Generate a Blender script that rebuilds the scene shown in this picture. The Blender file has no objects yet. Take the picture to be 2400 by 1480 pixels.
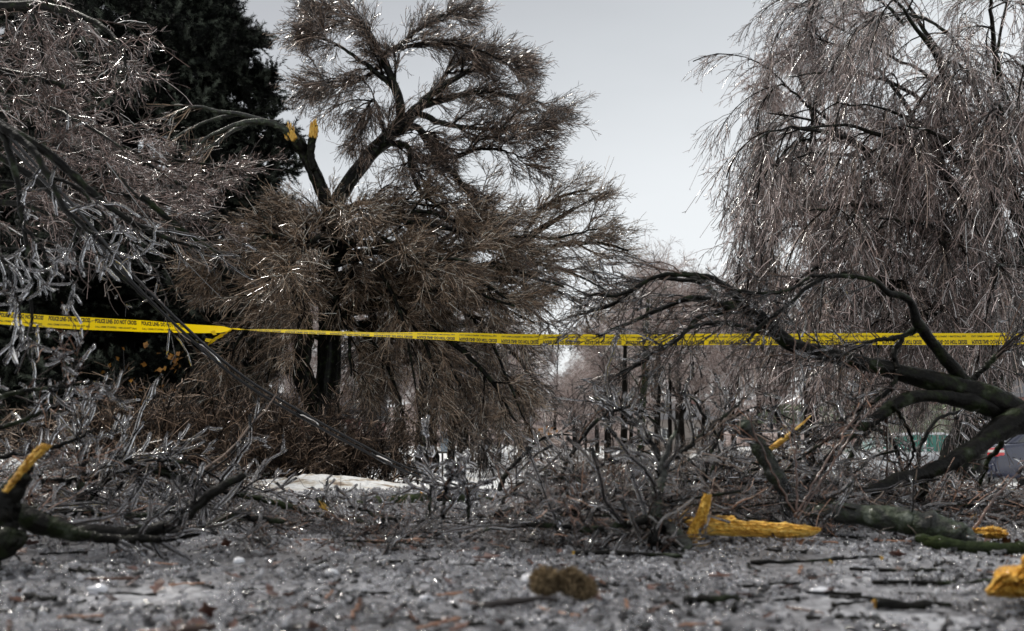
import bpy, math, random
import numpy as np
from mathutils import Vector

rng = np.random.default_rng(7)
random.seed(7)
S = bpy.context.scene
COL = S.collection

# ------------------------------------------------------------------ camera
F_PX, CX, CY, HZ = 1867.0, 1200.0, 740.0, 1045.0      # focal length in photo pixels, centre, horizon row
CAMH = 0.30
PITCH = math.atan((HZ - CY) / F_PX)
cam = bpy.data.objects.new('camera', bpy.data.cameras.new('camera'))
COL.objects.link(cam); S.camera = cam
cam.location = (0, 0, CAMH)
cam.rotation_euler = (math.pi / 2 + PITCH, 0, 0)
cam.data.lens = 28.0; cam.data.sensor_width = 36.0
cam.data.clip_start = 0.05; cam.data.clip_end = 2000
cam.data.dof.use_dof = True
cam.data.dof.focus_distance = 6.0
cam.data.dof.aperture_fstop = 3.1

# ------------------------------------------------------------------ sky, sun, exposure
SUN_EL, SUN_AZ = 58.0, 302.0
w = bpy.data.worlds.new('World'); S.world = w; w.use_nodes = True
nt = w.node_tree; nt.nodes.clear()
N = nt.nodes.new; L = nt.links.new
out = N('ShaderNodeOutputWorld'); bg = N('ShaderNodeBackground')
sky = N('ShaderNodeTexSky'); sky.sky_type = 'NISHITA'; sky.sun_disc = False
sky.sun_elevation = math.radians(SUN_EL); sky.sun_rotation = math.radians(SUN_AZ)
sky.air_density = 1.0; sky.dust_density = 4.0
geo = N('ShaderNodeTexCoord'); sep = N('ShaderNodeSeparateXYZ'); L(geo.outputs['Generated'], sep.inputs[0])
# overcast deck: bright near the horizon, greyer towards the zenith, slightly darker to the left
mx = N('ShaderNodeMath'); mx.operation = 'MULTIPLY_ADD'; L(sep.outputs['X'], mx.inputs[0]); mx.inputs[1].default_value = -0.30
L(sep.outputs['Z'], mx.inputs[2])
mp = N('ShaderNodeMapping'); mp.inputs['Scale'].default_value = (1.5, 1.5, 4.0); L(geo.outputs['Generated'], mp.inputs[0])
nz = N('ShaderNodeTexNoise'); nz.inputs['Scale'].default_value = 1.3; nz.inputs['Detail'].default_value = 4; L(mp.outputs[0], nz.inputs[0])
na = N('ShaderNodeMath'); na.operation = 'MULTIPLY_ADD'; L(nz.outputs[0], na.inputs[0]); na.inputs[1].default_value = 0.16; L(mx.outputs[0], na.inputs[2])
rp = N('ShaderNodeValToRGB'); L(na.outputs[0], rp.inputs[0])
e = rp.color_ramp.elements
e[0].position = 0.12; e[0].color = (4.75, 4.87, 4.9, 1)
e[1].position = 0.98; e[1].color = (2.9, 2.95, 3.05, 1)
m1 = rp.color_ramp.elements.new(0.33); m1.color = (4.3, 4.44, 4.52, 1)
m2 = rp.color_ramp.elements.new(0.50); m2.color = (3.2, 3.32, 3.42, 1)
m3 = rp.color_ramp.elements.new(0.68); m3.color = (2.35, 2.42, 2.52, 1)
mix = N('ShaderNodeMix'); mix.data_type = 'RGBA'; mix.inputs[0].default_value = 0.94
L(sky.outputs[0], mix.inputs[6]); L(rp.outputs[0], mix.inputs[7])
L(mix.outputs[2], bg.inputs[0]); bg.inputs[1].default_value = 0.10
L(bg.outputs[0], out.inputs[0])

sd = bpy.data.lights.new('sun', 'SUN'); sd.energy = 1.5; sd.angle = math.radians(10); sd.color = (1, 0.95, 0.87)
so = bpy.data.objects.new('sun', sd); COL.objects.link(so)
_az, _el = math.radians(SUN_AZ), math.radians(SUN_EL)
so.rotation_euler = Vector((math.sin(_az) * math.cos(_el), math.cos(_az) * math.cos(_el), math.sin(_el))).to_track_quat('Z', 'Y').to_euler()
S.view_settings.view_transform = 'Standard'; S.view_settings.look = 'None'
S.view_settings.exposure = 1.02; S.view_settings.gamma = 1.0
try: S.view_settings.use_curve_mapping = False
except Exception: pass
S.render.engine = 'CYCLES'
S.cycles.use_denoising = True
S.cycles.max_bounces = 10; S.cycles.transmission_bounces = 8; S.cycles.diffuse_bounces = 3; S.cycles.glossy_bounces = 4
S.cycles.transparent_max_bounces = 8
S.cycles.caustics_reflective = False; S.cycles.caustics_refractive = False

# ------------------------------------------------------------------ helpers: placing
_R = np.array([1.0, 0, 0]); _F = np.array([0, math.cos(PITCH), math.sin(PITCH)]); _U = np.array([0, -math.sin(PITCH), math.cos(PITCH)])
def P(px, py, Y):
    """the real place of something seen at photo pixel (px, py) and standing Y metres down the road"""
    d = _F + (px - CX) / F_PX * _R - (py - CY) / F_PX * _U
    return np.array([0, 0, CAMH]) + d * (Y / d[1])
def G(px, Y):                       # point on the terrain under pixel column px
    x = P(px, HZ, Y)[0]; return np.array([x, Y, float(height(x, Y))])
_py = np.array([-50, 5.5, 8, 12, 20, 30, 42, 60, 80, 110, 150, 220, 400, 900.])
_pz = np.array([0, 0, -0.16, -0.46, -1.0, -1.15, -0.95, -0.68, -0.55, -0.45, 0.4, 3.6, 9.5, 12.0])
def height(x, y):
    x = np.asarray(x, float); y = np.asarray(y, float)
    z = np.interp(y, _py, _pz)
    a = np.clip((np.abs(x - road_c(y)) - 4.6) / 3.0, 0, 1) * np.clip((y - 4) / 6, 0, 1)
    return z + 0.22 * a + 0.10 * a * np.sin(x * 1.1 + 0.5 * y) * np.sin(0.35 * y + x * 0.3)
def road_c(y):
    return np.interp(y, [0, 10, 40, 80, 120, 200], [0.2, 0.6, 2.8, 3.6, 6.0, 11.0])

# ------------------------------------------------------------------ helpers: objects
TRI = [0]
def mesh_np(name, V, Q, mat, parent=None, tone=None, smooth=True, uv=None):
    """V (n,3), Q (m,k) faces of equal size k, or list of such arrays"""
    me = bpy.data.meshes.new(name)
    Qs = Q if isinstance(Q, list) else [Q]
    nv = len(V); loops = np.concatenate([q.reshape(-1) for q in Qs]).astype(np.int32)
    tot = np.concatenate([np.full(len(q), q.shape[1]) for q in Qs]).astype(np.int32)
    st = np.concatenate([[0], np.cumsum(tot)[:-1]]).astype(np.int32)
    me.vertices.add(nv); me.vertices.foreach_set('co', np.ascontiguousarray(V, dtype=np.float32).ravel())
    me.loops.add(len(loops)); me.loops.foreach_set('vertex_index', loops)
    me.polygons.add(len(tot)); me.polygons.foreach_set('loop_start', st)
    me.polygons.foreach_set('use_smooth', np.full(len(tot), smooth))
    me.update(calc_edges=True)
    TRI[0] += int((tot - 2).sum())
    if tone is not None:
        a = me.attributes.new('tone', 'FLOAT', 'POINT'); a.data.foreach_set('value', np.ascontiguousarray(tone, dtype=np.float32))
    me.materials.append(mat)
    o = bpy.data.objects.new(name, me); COL.objects.link(o)
    if parent is not None: o.parent = parent
    return o
def tag(o, label=None, cat=None, group=None, kind=None):
    if label: o['label'] = label
    if cat: o['category'] = cat
    if group: o['group'] = group
    if kind: o['kind'] = kind
    return o
def thing(name, label, cat, group=None, loc=(0, 0, 0)):
    o = bpy.data.objects.new(name, None); COL.objects.link(o); o.location = loc
    o.empty_display_size = 0.2
    return tag(o, label, cat, group)
def shift(V, parent):               # parent sits at its base; children are written in world space
    return V - np.array(parent.location[:])

# ------------------------------------------------------------------ helpers: curves and tubes
def nrm(v): return v / np.maximum(np.linalg.norm(v, axis=-1, keepdims=True), 1e-9)
def spline(pts, n):
    """Catmull-Rom through pts (k, c) -> (n, c)"""
    p = np.asarray(pts, float)
    p = np.vstack([2 * p[0] - p[1], p, 2 * p[-1] - p[-2]])
    k = len(p) - 3
    t = np.linspace(0, k - 1e-6, n); i = t.astype(int); u = (t - i)[:, None]
    a, b, c, d = p[i], p[i + 1], p[i + 2], p[i + 3]
    return 0.5 * (2 * b + (c - a) * u + (2 * a - 5 * b + 4 * c - d) * u ** 2 + (3 * b - a - 3 * c + d) * u ** 3)
def limb(pts, n=24, wob=0.0):
    """pts: (px, py, Y, width_px) -> curve (1,n,3), radii (1,n)"""
    q = []
    for px, py, Y, wd in pts:
        q.append([*P(px, py, Y), wd / 2 * Y / F_PX])
    s = spline(q, n); c = s[:, :3]
    if wob: c = c + np.cumsum(rng.normal(0, wob, c.shape), 0) * np.linspace(0, 1, n)[:, None] * 0.3 + rng.normal(0, wob, c.shape) * 0.5
    return c[None], np.maximum(s[:, 3], 0.001)[None]
def refine(c, n):
    """smooth resampling of one stem with knots and swellings along it"""
    q = spline(np.concatenate([c[0][0], c[1][0][:, None]], 1), n); x = np.linspace(0, 1, n); r_ = q[:, 3]
    k = 1 + .05 * np.sin(x * 40 + rng.uniform(0, 6)) + .05 * np.sin(x * 23 + rng.uniform(0, 6))
    for _ in range(4): k += rng.uniform(.1, .3) * np.exp(-((x - rng.uniform(.05, .95)) / .012) ** 2)
    return q[None, :, :3], (r_ * k)[None]
def grow(par, n, ang=0.7, dang=0.2, length=0.5, dl=0.35, rr=0.6, rmax=1, rmin=0.003, K=5, trop=(0, 0, 0), wander=0.12, t0=0.15, t1=1.0, taper=0.4, tippull=0.4):
    C, R = par; M, Kp, _ = C.shape
    idx = np.repeat(np.arange(M), n)
    t = rng.uniform(t0, t1, len(idx)) * (Kp - 1) * 0.999
    i = t.astype(int); u = (t - i)[:, None]
    pos = C[idx, i] * (1 - u) + C[idx, i + 1] * u
    r0 = R[idx, i] * (1 - u[:, 0]) + R[idx, i + 1] * u[:, 0]
    tan = nrm(C[idx, i + 1] - C[idx, i])
    perp = nrm(np.cross(tan, rng.normal(size=tan.shape)))
    a = rng.normal(ang, dang, len(idx))[:, None]
    d = nrm(np.cos(a) * tan + np.sin(a) * perp)
    tr = np.asarray(trop, float)
    if tr.ndim == 2: tr = tr[idx]
    Ls = length * np.exp(rng.normal(0, dl, len(idx))) * (1 - tippull * (t / (Kp - 1)))
    out = np.empty((len(idx), K, 3)); out[:, 0] = pos
    step = (Ls / (K - 1))[:, None]
    for k in range(1, K):
        d = nrm(d + tr + rng.normal(0, wander, d.shape))
        out[:, k] = out[:, k - 1] + d * step
    rs = np.clip(r0 * rr, rmin, rmax)
    rad = rs[:, None] * np.linspace(1, taper, K)[None]
    return out, np.maximum(rad, rmin * 0.7)
def tubes(parts, sides=3, lump=0.0, cap=False):
    """parts: list of (C (M,K,3), R (M,K)) -> V, [Q...], tone"""
    Vs, Qs, T, off = [], [], [], 0
    for C, R in parts:
        M, K, _ = C.shape
        if M == 0: continue
        s = sides
        tan = np.empty_like(C); tan[:, 1:-1] = C[:, 2:] - C[:, :-2]; tan[:, 0] = C[:, 1] - C[:, 0]; tan[:, -1] = C[:, -1] - C[:, -2]
        tan = nrm(tan)
        ref = nrm(C[:, -1] - C[:, 0]); alt = nrm(np.cross(ref, rng.normal(size=ref.shape)))[:, None]
        u = nrm(np.cross(tan, alt)); v = np.cross(tan, u)
        ph = np.arange(s) * 2 * math.pi / s
        rr = R[:, :, None] * np.ones(s)
        if lump: rr = rr * (1 + rng.normal(0, lump, rr.shape))
        V = C[:, :, None] + rr[..., None] * (np.cos(ph)[:, None] * u[:, :, None] + np.sin(ph)[:, None] * v[:, :, None])
        ids = off + np.arange(M * K * s).reshape(M, K, s)
        a = ids[:, :-1]; b = ids[:, 1:]
        q = np.stack([a, np.roll(a, -1, 2), np.roll(b, -1, 2), b], -1).reshape(-1, 4)
        Vs.append(V.reshape(-1, 3)); Qs.append(q); off += M * K * s
        T.append(np.repeat(rng.uniform(0, 1, M), K * s))
        if cap:
            for end in (0, K - 1):
                cpt = C[:, end]; cid = off + np.arange(M); off += M
                Vs.append(cpt); T.append(np.zeros(M))
                e0 = ids[:, end]; e1 = np.roll(e0, -1, 1)
                tri = np.stack([np.repeat(cid[:, None], s, 1), e1, e0], -1).reshape(-1, 3)
                if end: tri = tri[:, ::-1]
                Qs.append(tri)
    return np.concatenate(Vs), Qs, np.concatenate(T)
def tube_obj(name, parts, mat, parent=None, sides=3, lump=0.0, cap=False, kind=None):
    if name in ('crown', 'twigs', 'ice_coating'): kind = 'stuff'
    V, Q, T = tubes(parts, sides, lump, cap)
    if parent is not None: V = shift(V, parent)
    o = mesh_np(name, V, Q, mat, parent, T)
    if kind: o['kind'] = kind
    return o
def cat(*ps):                       # curves with the same K into one batch
    return np.concatenate([p[0] for p in ps]), np.concatenate([p[1] for p in ps])
def fine(par, n): # resample a 1-curve batch
    return par

# ------------------------------------------------------------------ materials
def mat_base(name):
    m = bpy.data.materials.new(name); m.use_nodes = True
    t = m.node_tree; b = t.nodes['Principled BSDF']
    return m, t, b
def noise(t, scale, detail=4, vec=None, kind='Object'):
    tc = t.nodes.new('ShaderNodeTexCoord'); n = t.nodes.new('ShaderNodeTexNoise')
    n.inputs['Scale'].default_value = scale; n.inputs['Detail'].default_value = detail
    if vec:
        mp = t.nodes.new('ShaderNodeMapping'); mp.inputs['Scale'].default_value = vec
        t.links.new(tc.outputs[kind], mp.inputs[0]); t.links.new(mp.outputs[0], n.inputs[0])
    else: t.links.new(tc.outputs[kind], n.inputs[0])
    return n
def ramp(t, src, stops):
    r = t.nodes.new('ShaderNodeValToRGB'); t.links.new(src, r.inputs[0])
    els = r.color_ramp.elements
    els[0].position, els[0].color = stops[0][0], (*stops[0][1], 1)
    els[1].position, els[1].color = stops[-1][0], (*stops[-1][1], 1)
    for p, c in stops[1:-1]:
        x = els.new(p); x.color = (*c, 1)
    return r
def bump(t, b, src, strength=0.5, dist=0.01):
    bp = t.nodes.new('ShaderNodeBump'); bp.inputs['Strength'].default_value = strength; bp.inputs['Distance'].default_value = dist
    t.links.new(src, bp.inputs['Height']); t.links.new(bp.outputs[0], b.inputs['Normal'])
def m_noise(name, stops, scale=5, rough=0.6, bs=0.4, bd=0.01, bscale=None, coat=0.0, vec=None, spec=0.5):
    m, t, b = mat_base(name)
    n = noise(t, scale, 5, vec); r = ramp(t, n.outputs[0], stops); t.links.new(r.outputs[0], b.inputs['Base Color'])
    b.inputs['Roughness'].default_value = rough; b.inputs['Coat Weight'].default_value = coat; b.inputs['Coat Roughness'].default_value = 0.08
    b.inputs['Specular IOR Level'].default_value = spec
    if bs:
        n2 = noise(t, bscale or scale * 3, 6, vec); bump(t, b, n2.outputs[0], bs, bd)
    return m
def m_twig(name, c0, c1, c2, coat=1.0, rough=0.35, pale=True):
    m, t, b = mat_base(name)
    a = t.nodes.new('ShaderNodeAttribute'); a.attribute_name = 'tone'
    w_ = tuple(min(.8, c * 1.7 + .12) for c in c2) if pale else c2
    r = ramp(t, a.outputs['Fac'], [(0, c0), (0.45, tuple((x + y) / 3 for x, y in zip(c0, c1))), (0.68, c1), (0.88, c2), (1, w_)]); t.links.new(r.outputs[0], b.inputs['Base Color'])
    b.inputs['Roughness'].default_value = rough; b.inputs['Coat Weight'].default_value = coat
    b.inputs['Coat Roughness'].default_value = 0.05; b.inputs['Coat IOR'].default_value = 1.4; b.inputs['Specular IOR Level'].default_value = 0.2
    return m
def m_plain(name, col, rough=0.5, metal=0, coat=0, **k):
    m, t, b = mat_base(name)
    n = noise(t, k.get('scale', 8), 4)
    lo = tuple(c * k.get('lo', 0.82) for c in col)
    r = ramp(t, n.outputs[0], [(0.3, lo), (0.7, col)]); t.links.new(r.outputs[0], b.inputs['Base Color'])
    b.inputs['Roughness'].default_value = rough; b.inputs['Metallic'].default_value = metal; b.inputs['Coat Weight'].default_value = coat
    return m

BARK = m_noise('wet_bark', [(0.3, (0.002, 0.002, 0.0018)), (0.52, (0.007, 0.0065, 0.005)), (0.62, (0.014, 0.020, 0.007)), (0.70, (0.045, 0.055, 0.036)), (0.8, (0.16, 0.17, 0.15))], 14, 0.6, 1.0, 0.02, 30, coat=0.12, spec=0.08)
BARK_PALE = m_noise('lichen_bark', [(0.3, (0.004, 0.004, 0.0035)), (0.48, (0.022, 0.025, 0.019)), (0.58, (0.022, 0.034, 0.012)), (0.70, (0.14, 0.16, 0.13))], 16, 0.5, 1.0, 0.02, 40, coat=0.3, spec=0.3)
BARK_FAR = m_noise('dark_bark', [(0.3, (0.003, 0.0025, 0.002)), (0.7, (0.013, 0.011, 0.009))], 6, 0.7, 0.8, 0.03, 20, vec=(1, 1, 0.2), spec=0.05)
BARK_MOSS = m_noise('mossy_bark', [(0.35, (0.003, 0.0035, 0.002)), (0.6, (0.018, 0.028, 0.007)), (0.8, (0.07, 0.085, 0.025))], 8, 0.7, 1.0, 0.02, 30, coat=0.15, spec=0.08)
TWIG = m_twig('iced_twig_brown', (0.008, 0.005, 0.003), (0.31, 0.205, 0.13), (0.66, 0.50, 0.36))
TWIG_UP = m_twig('iced_twig_brown_shaded', (0.005, 0.0035, 0.0025), (0.11, 0.070, 0.048), (0.33, 0.235, 0.175))  # shaded copy of the brown twig: upper crown's backlit darkness put into colour
FAN = m_twig('black_brown_twig', (0.002, 0.0015, 0.001), (0.018, 0.010, 0.007), (0.13, 0.075, 0.05), pale=False, coat=.6)
TWIG_DK = m_twig('iced_twig_dark', (0.003, 0.002, 0.0015), (0.05, 0.033, 0.023), (0.24, 0.175, 0.135))
TWIG_GREY = m_twig('iced_twig_grey', (0.010, 0.007, 0.006), (0.30, 0.215, 0.19), (0.66, 0.53, 0.50))
TWIG_FAR = m_twig('frosted_hazy_twig_pink', (0.16, 0.115, 0.10), (0.46, 0.355, 0.325), (0.68, 0.57, 0.54), coat=0.4)  # frost colour, lightened further to stand in for distance haze
TWIG_RED = m_twig('red_brown_twig', (0.004, 0.002, 0.0012), (0.14, 0.058, 0.030), (0.40, 0.22, 0.14))
_c = None
SHRUB = m_twig('shrub_stem', (0.004, 0.0025, 0.0015), (0.08, 0.050, 0.032), (0.32, 0.22, 0.15), coat=0.4)
NEEDLE = m_twig('spruce_needle', (0.0015, 0.002, 0.0015), (0.006, 0.009, 0.006), (0.12, 0.14, 0.11), coat=0.0, rough=0.7, pale=False)
WOOD = m_noise('fresh_split_wood', [(0.3, (0.10, 0.035, 0.008)), (0.40, (0.62, 0.30, 0.03)), (0.55, (0.92, 0.56, 0.09)), (0.8, (0.95, 0.74, 0.30))], 9, 0.6, 1.0, 0.01, 26, vec=(.8, 6, 12), coat=0.2)
WOODV = m_noise('fresh_split_wood_upright', [(0.3, (0.12, 0.04, 0.008)), (0.40, (0.58, 0.30, 0.03)), (0.6, (0.85, 0.54, 0.09)), (0.8, (0.92, 0.70, 0.26))], 14, 0.55, 1.0, 0.01, 24, vec=(8, 8, 0.8), coat=0.2)
for _n in NEEDLE.node_tree.nodes:
    if _n.type == 'ATTRIBUTE': _n.attribute_type = 'INSTANCER'
def m_ice():
    m, t, b = mat_base('clear_ice')
    b.inputs['Base Color'].default_value = (0.93, 0.93, 0.95, 1)
    b.inputs['Roughness'].default_value = 0.04; b.inputs['IOR'].default_value = 1.31; b.inputs['Transmission Weight'].default_value = 1.0
    n = noise(t, 25, 1); bump(t, b, n.outputs[0], 0.4, 0.005)
    return m
ICE = m_ice()
def m_milky():
    m, t, b = mat_base('milky_ice')
    b.inputs['Base Color'].default_value = (0.90, 0.86, 0.85, 1); b.inputs['Roughness'].default_value = 0.10; b.inputs['IOR'].default_value = 1.31
    b.inputs['Transmission Weight'].default_value = 0.88; b.inputs['Coat Weight'].default_value = 1.0; b.inputs['Coat Roughness'].default_value = 0.03
    n = noise(t, 40, 3); bump(t, b, n.outputs[0], 0.6, 0.006); return m
MILKY = m_milky()
def m_rubble():
    m, t, b = mat_base('ice_pieces')
    a = t.nodes.new('ShaderNodeAttribute'); a.attribute_name = 'tone'; a.attribute_type = 'INSTANCER'
    r = ramp(t, a.outputs['Fac'], [(0, (0.015, 0.012, 0.011)), (0.18, (0.05, 0.042, 0.040)), (0.30, (0.46, 0.455, 0.475)), (0.65, (0.72, 0.715, 0.745)), (0.88, (0.90, 0.90, 0.93)), (1.0, (0.95, 0.95, 0.98))]); t.links.new(r.outputs[0], b.inputs['Base Color'])
    b.inputs['Roughness'].default_value = 0.06; b.inputs['IOR'].default_value = 1.33; b.inputs['Transmission Weight'].default_value = 0.72
    b.inputs['Coat Weight'].default_value = 1.0; b.inputs['Coat Roughness'].default_value = 0.03
    return m
RUBBLE = m_rubble()
def m_road():
    m, t, b = mat_base('icy_road')
    n = noise(t, 2.2, 8, None); n2 = noise(t, 38, 6)
    mxx = t.nodes.new('ShaderNodeMath'); mxx.operation = 'MULTIPLY_ADD'; t.links.new(n2.outputs[0], mxx.inputs[0]); mxx.inputs[1].default_value = 0.55
    t.links.new(n.outputs[0], mxx.inputs[2])
    r = ramp(t, mxx.outputs[0], [(0.6, (0.05, 0.05, 0.052)), (0.8, (0.20, 0.20, 0.215)), (0.98, (0.50, 0.51, 0.54))]); t.links.new(r.outputs[0], b.inputs['Base Color'])
    b.inputs['Roughness'].default_value = 0.28
    n3 = noise(t, 55, 6); bump(t, b, n3.outputs[0], 1.0, 0.012)
    return m
ROADM = m_road()
SLUSH = m_noise('slushy_road', [(0.40, (0.09, 0.088, 0.085)), (0.5, (0.22, 0.222, 0.225)), (0.60, (0.60, 0.61, 0.62))], 0.8, 0.3, 0.5, 0.03, 6, vec=(1.6, 0.5, 1))
SNOW = m_noise('old_snow', [(0.2, (0.42, 0.38, 0.33)), (0.42, (0.78, 0.79, 0.78)), (0.8, (0.88, 0.90, 0.92))], 1.1, 0.5, 0.7, 0.04, 9)
SNOWD = m_noise('dirty_snow', [(0.36, (0.22, 0.16, 0.11)), (0.44, (0.52, 0.47, 0.40)), (0.52, (0.76, 0.765, 0.76)), (0.8, (0.84, 0.85, 0.86))], 7, 0.45, 1.0, 0.06, 16)
TAPE = m_plain('yellow_plastic', (0.95, 0.70, 0.0), 0.35, lo=0.93)
_t = TAPE.node_tree; _b = _t.nodes['Principled BSDF']; _tr = _t.nodes.new('ShaderNodeBsdfTranslucent'); _tr.inputs[0].default_value = (0.95, 0.68, 0.0, 1)
_ms = _t.nodes.new('ShaderNodeMixShader'); _ms.inputs[0].default_value = 0.45; _t.links.new(_b.outputs[0], _ms.inputs[1]); _t.links.new(_tr.outputs[0], _ms.inputs[2])
_t.links.new(_ms.outputs[0], _t.nodes['Material Output'].inputs[0])
INK = m_plain('black_ink', (0.02, 0.018, 0.01), 0.5)
CABLE = m_plain('black_rubber', (0.006, 0.006, 0.007), 0.35, coat=0.1)
LEAF = m_noise('wet_brown_leaf', [(0.3, (0.03, 0.010, 0.006)), (0.7, (0.15, 0.052, 0.026))], 20, 0.4, 0.5, 0.004, coat=0.6)
LEAFY = m_noise('tan_leaf', [(0.3, (0.30, 0.11, 0.02)), (0.7, (0.60, 0.30, 0.05))], 20, 0.45, 0.5, 0.004)

def gn_scatter(name, label, pts, size, meshes, seed, rot=None):
    n_ = len(pts); me = bpy.data.meshes.new(name); me.vertices.add(n_); me.vertices.foreach_set('co', pts.astype(np.float32).ravel())
    rr_ = np.random.default_rng(seed)
    at = me.attributes.new('rot', 'FLOAT_VECTOR', 'POINT'); rot = np.stack([rr_.normal(0, .45, n_), rr_.normal(0, .45, n_), rr_.uniform(0, 6.28, n_)], 1) if rot is None else rot
    at.data.foreach_set('vector', rot.astype(np.float32).ravel())
    at = me.attributes.new('siz', 'FLOAT', 'POINT'); at.data.foreach_set('value', size.astype(np.float32))
    at = me.attributes.new('tone', 'FLOAT', 'POINT'); at.data.foreach_set('value', rr_.uniform(0, 1, n_).astype(np.float32))
    at = me.attributes.new('which', 'INT', 'POINT'); at.data.foreach_set('value', rr_.integers(0, len(meshes), n_).astype(np.int32))
    o = bpy.data.objects.new(name, me); COL.objects.link(o); tag(o, label, kind='stuff')
    g_ = bpy.data.node_groups.new(name, 'GeometryNodeTree'); g_.interface.new_socket('Geometry', in_out='INPUT', socket_type='NodeSocketGeometry'); g_.interface.new_socket('Geometry', in_out='OUTPUT', socket_type='NodeSocketGeometry')
    A_ = g_.nodes.new; gi = A_('NodeGroupInput'); go = A_('NodeGroupOutput'); iop = A_('GeometryNodeInstanceOnPoints'); jn = A_('GeometryNodeGeometryToInstance')
    mtp = A_('GeometryNodeMeshToPoints'); g_.links.new(gi.outputs[0], mtp.inputs[0]); g_.links.new(mtp.outputs[0], iop.inputs['Points'])
    for k, m_ in enumerate(meshes):
        ob = bpy.data.objects.new('scatter_source', m_); oi = A_('GeometryNodeObjectInfo'); oi.inputs['Object'].default_value = ob; oi.inputs['As Instance'].default_value = True
        g_.links.new(oi.outputs['Geometry'], jn.inputs[0])
    g_.links.new(jn.outputs[0], iop.inputs['Instance']); iop.inputs['Pick Instance'].default_value = True
    def attr(nm, ty):
        nd = A_('GeometryNodeInputNamedAttribute'); nd.data_type = ty; nd.inputs[0].default_value = nm; return nd.outputs['Attribute']
    g_.links.new(attr('which', 'INT'), iop.inputs['Instance Index'])
    er = A_('FunctionNodeEulerToRotation'); g_.links.new(attr('rot', 'FLOAT_VECTOR'), er.inputs[0]); g_.links.new(er.outputs[0], iop.inputs['Rotation'])
    g_.links.new(attr('siz', 'FLOAT'), iop.inputs['Scale']); g_.links.new(iop.outputs[0], go.inputs[0])
    md = o.modifiers.new('scatter', 'NODES'); md.node_group = g_; return o

# ------------------------------------------------------------------ ground and road
def axis(lo, hi, step0, g):
    a = [0.0]; s = step0
    while a[-1] < hi: a.append(a[-1] + s); s *= g
    b = [0.0]; s = step0
    while b[-1] > lo: b.append(b[-1] - s); s *= g
    return np.array(sorted(set(b + a)))
def sheet(name, xs, ys, zf, mat):
    X, Y = np.meshgrid(xs, ys); Z = zf(X, Y)
    V = np.stack([X, Y, Z], -1).reshape(-1, 3); n, k = X.shape
    i = np.arange(n * k).reshape(n, k)
    q = np.stack([i[:-1, :-1], i[:-1, 1:], i[1:, 1:], i[1:, :-1]], -1).reshape(-1, 4)
    return mesh_np(name, V, q, mat)
g = sheet('ground', axis(-500, 500, 0.5, 1.05), np.concatenate([np.linspace(-20, 4, 20), 4 + axis(0, 900, 0.4, 1.035)[1:]]),
          lambda X, Y: height(X, Y) - 0.02, SNOW); tag(g, kind='structure')
def road_z(X, Y): return height(X, Y) + 0.004
ys = np.concatenate([np.linspace(-8, 5.5, 8), 5.5 + axis(0, 235, 0.5, 1.04)[1:]])
Yg = ys[:, None]; us = np.linspace(-1, 1, 17)[None]
hw = np.interp(ys, [0, 6, 12, 40, 120, 240], [9, 6.0, 4.4, 3.8, 3.6, 3.6])[:, None] * (1 + 0.03 * np.sin(ys * 2.3)[:, None])
Xr = road_c(Yg) + us * hw; Yr = Yg + 0 * us
def strip(name, sel, mat, dz=0.004):
    X, Y = Xr[sel], Yr[sel]; n, k = X.shape
    V = np.stack([X, Y, height(X, Y) + dz], -1).reshape(-1, 3); i = np.arange(n * k).reshape(n, k)
    q = np.stack([i[:-1, :-1], i[:-1, 1:], i[1:, 1:], i[1:, :-1]], -1).reshape(-1, 4)
    return tag(mesh_np(name, V, q, mat), kind='structure')
kk = int(np.searchsorted(ys, 7.0))
strip('road', slice(0, kk + 1), ROADM); strip('road_far_end', slice(kk, None), SLUSH, 0.008)

HILL = m_noise('brown_hillside', [(0.3, (0.10, 0.075, 0.065)), (0.5, (0.24, 0.185, 0.17)), (0.7, (0.50, 0.44, 0.42))], 1.2, 0.9, 1.0, 0.3, 3, vec=(1, 1, .6))
def hill_z(X, Y):
    k = np.clip((Y - 128) / 75, 0, 1); gap = 1 - .35 * np.exp(-((X - 8) / 5) ** 2)
    return height(X, 128) - .3 + (k ** .8) * 11.5 * gap * (1 + .12 * np.sin(X * .06 + 1) + .05 * np.sin(X * .23))
tag(sheet('hillside', np.linspace(-170, 190, 91), np.concatenate([np.linspace(128, 203, 26), [260, 420]]), hill_z, HILL), kind='structure')
# snow banks at the road's edge
def bank(name, pts, hgt, wid, mat=SNOWD, n=60):
    c = spline([[*P(px, HZ, Y)[:2], hh] for px, Y, hh in pts], n)
    u = np.linspace(-1, 1, 22); tan = np.gradient(c[:, :2], axis=0); tan /= np.linalg.norm(tan, axis=1)[:, None]
    nn = np.stack([-tan[:, 1], tan[:, 0]], 1)
    xy = c[:, None, :2] + nn[:, None] * (u * wid)[None, :, None]
    prof = np.cos(u * math.pi / 2) ** 1.2
    end = np.sin(np.linspace(0, math.pi, n)) ** 0.35
    zz = height(xy[..., 0], xy[..., 1]) - 0.03 + c[:, 2][:, None] * hgt * prof[None] * end[:, None] * (1 + .05 * rng.normal(0, .4, (n, 22)) + .10 * np.sin(np.arange(n)[:, None] * .9 + np.arange(22)[None] * .7)) * (0.85 + 0.12 * np.sin(np.arange(n) * 0.25)[:, None])
    V = np.dstack([xy, zz]).reshape(-1, 3); i = np.arange(n * 22).reshape(n, 22)
    q = np.stack([i[:-1, :-1], i[:-1, 1:], i[1:, 1:], i[1:, :-1]], -1).reshape(-1, 4)
    return tag(mesh_np(name, V, q, mat), kind='structure')
bank('snow_bank', [(380, 5.6, 1), (620, 5.9, 1.0), (850, 6.4, 1), (1060, 7.6, 0.8)], 0.15, 0.9)
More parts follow.
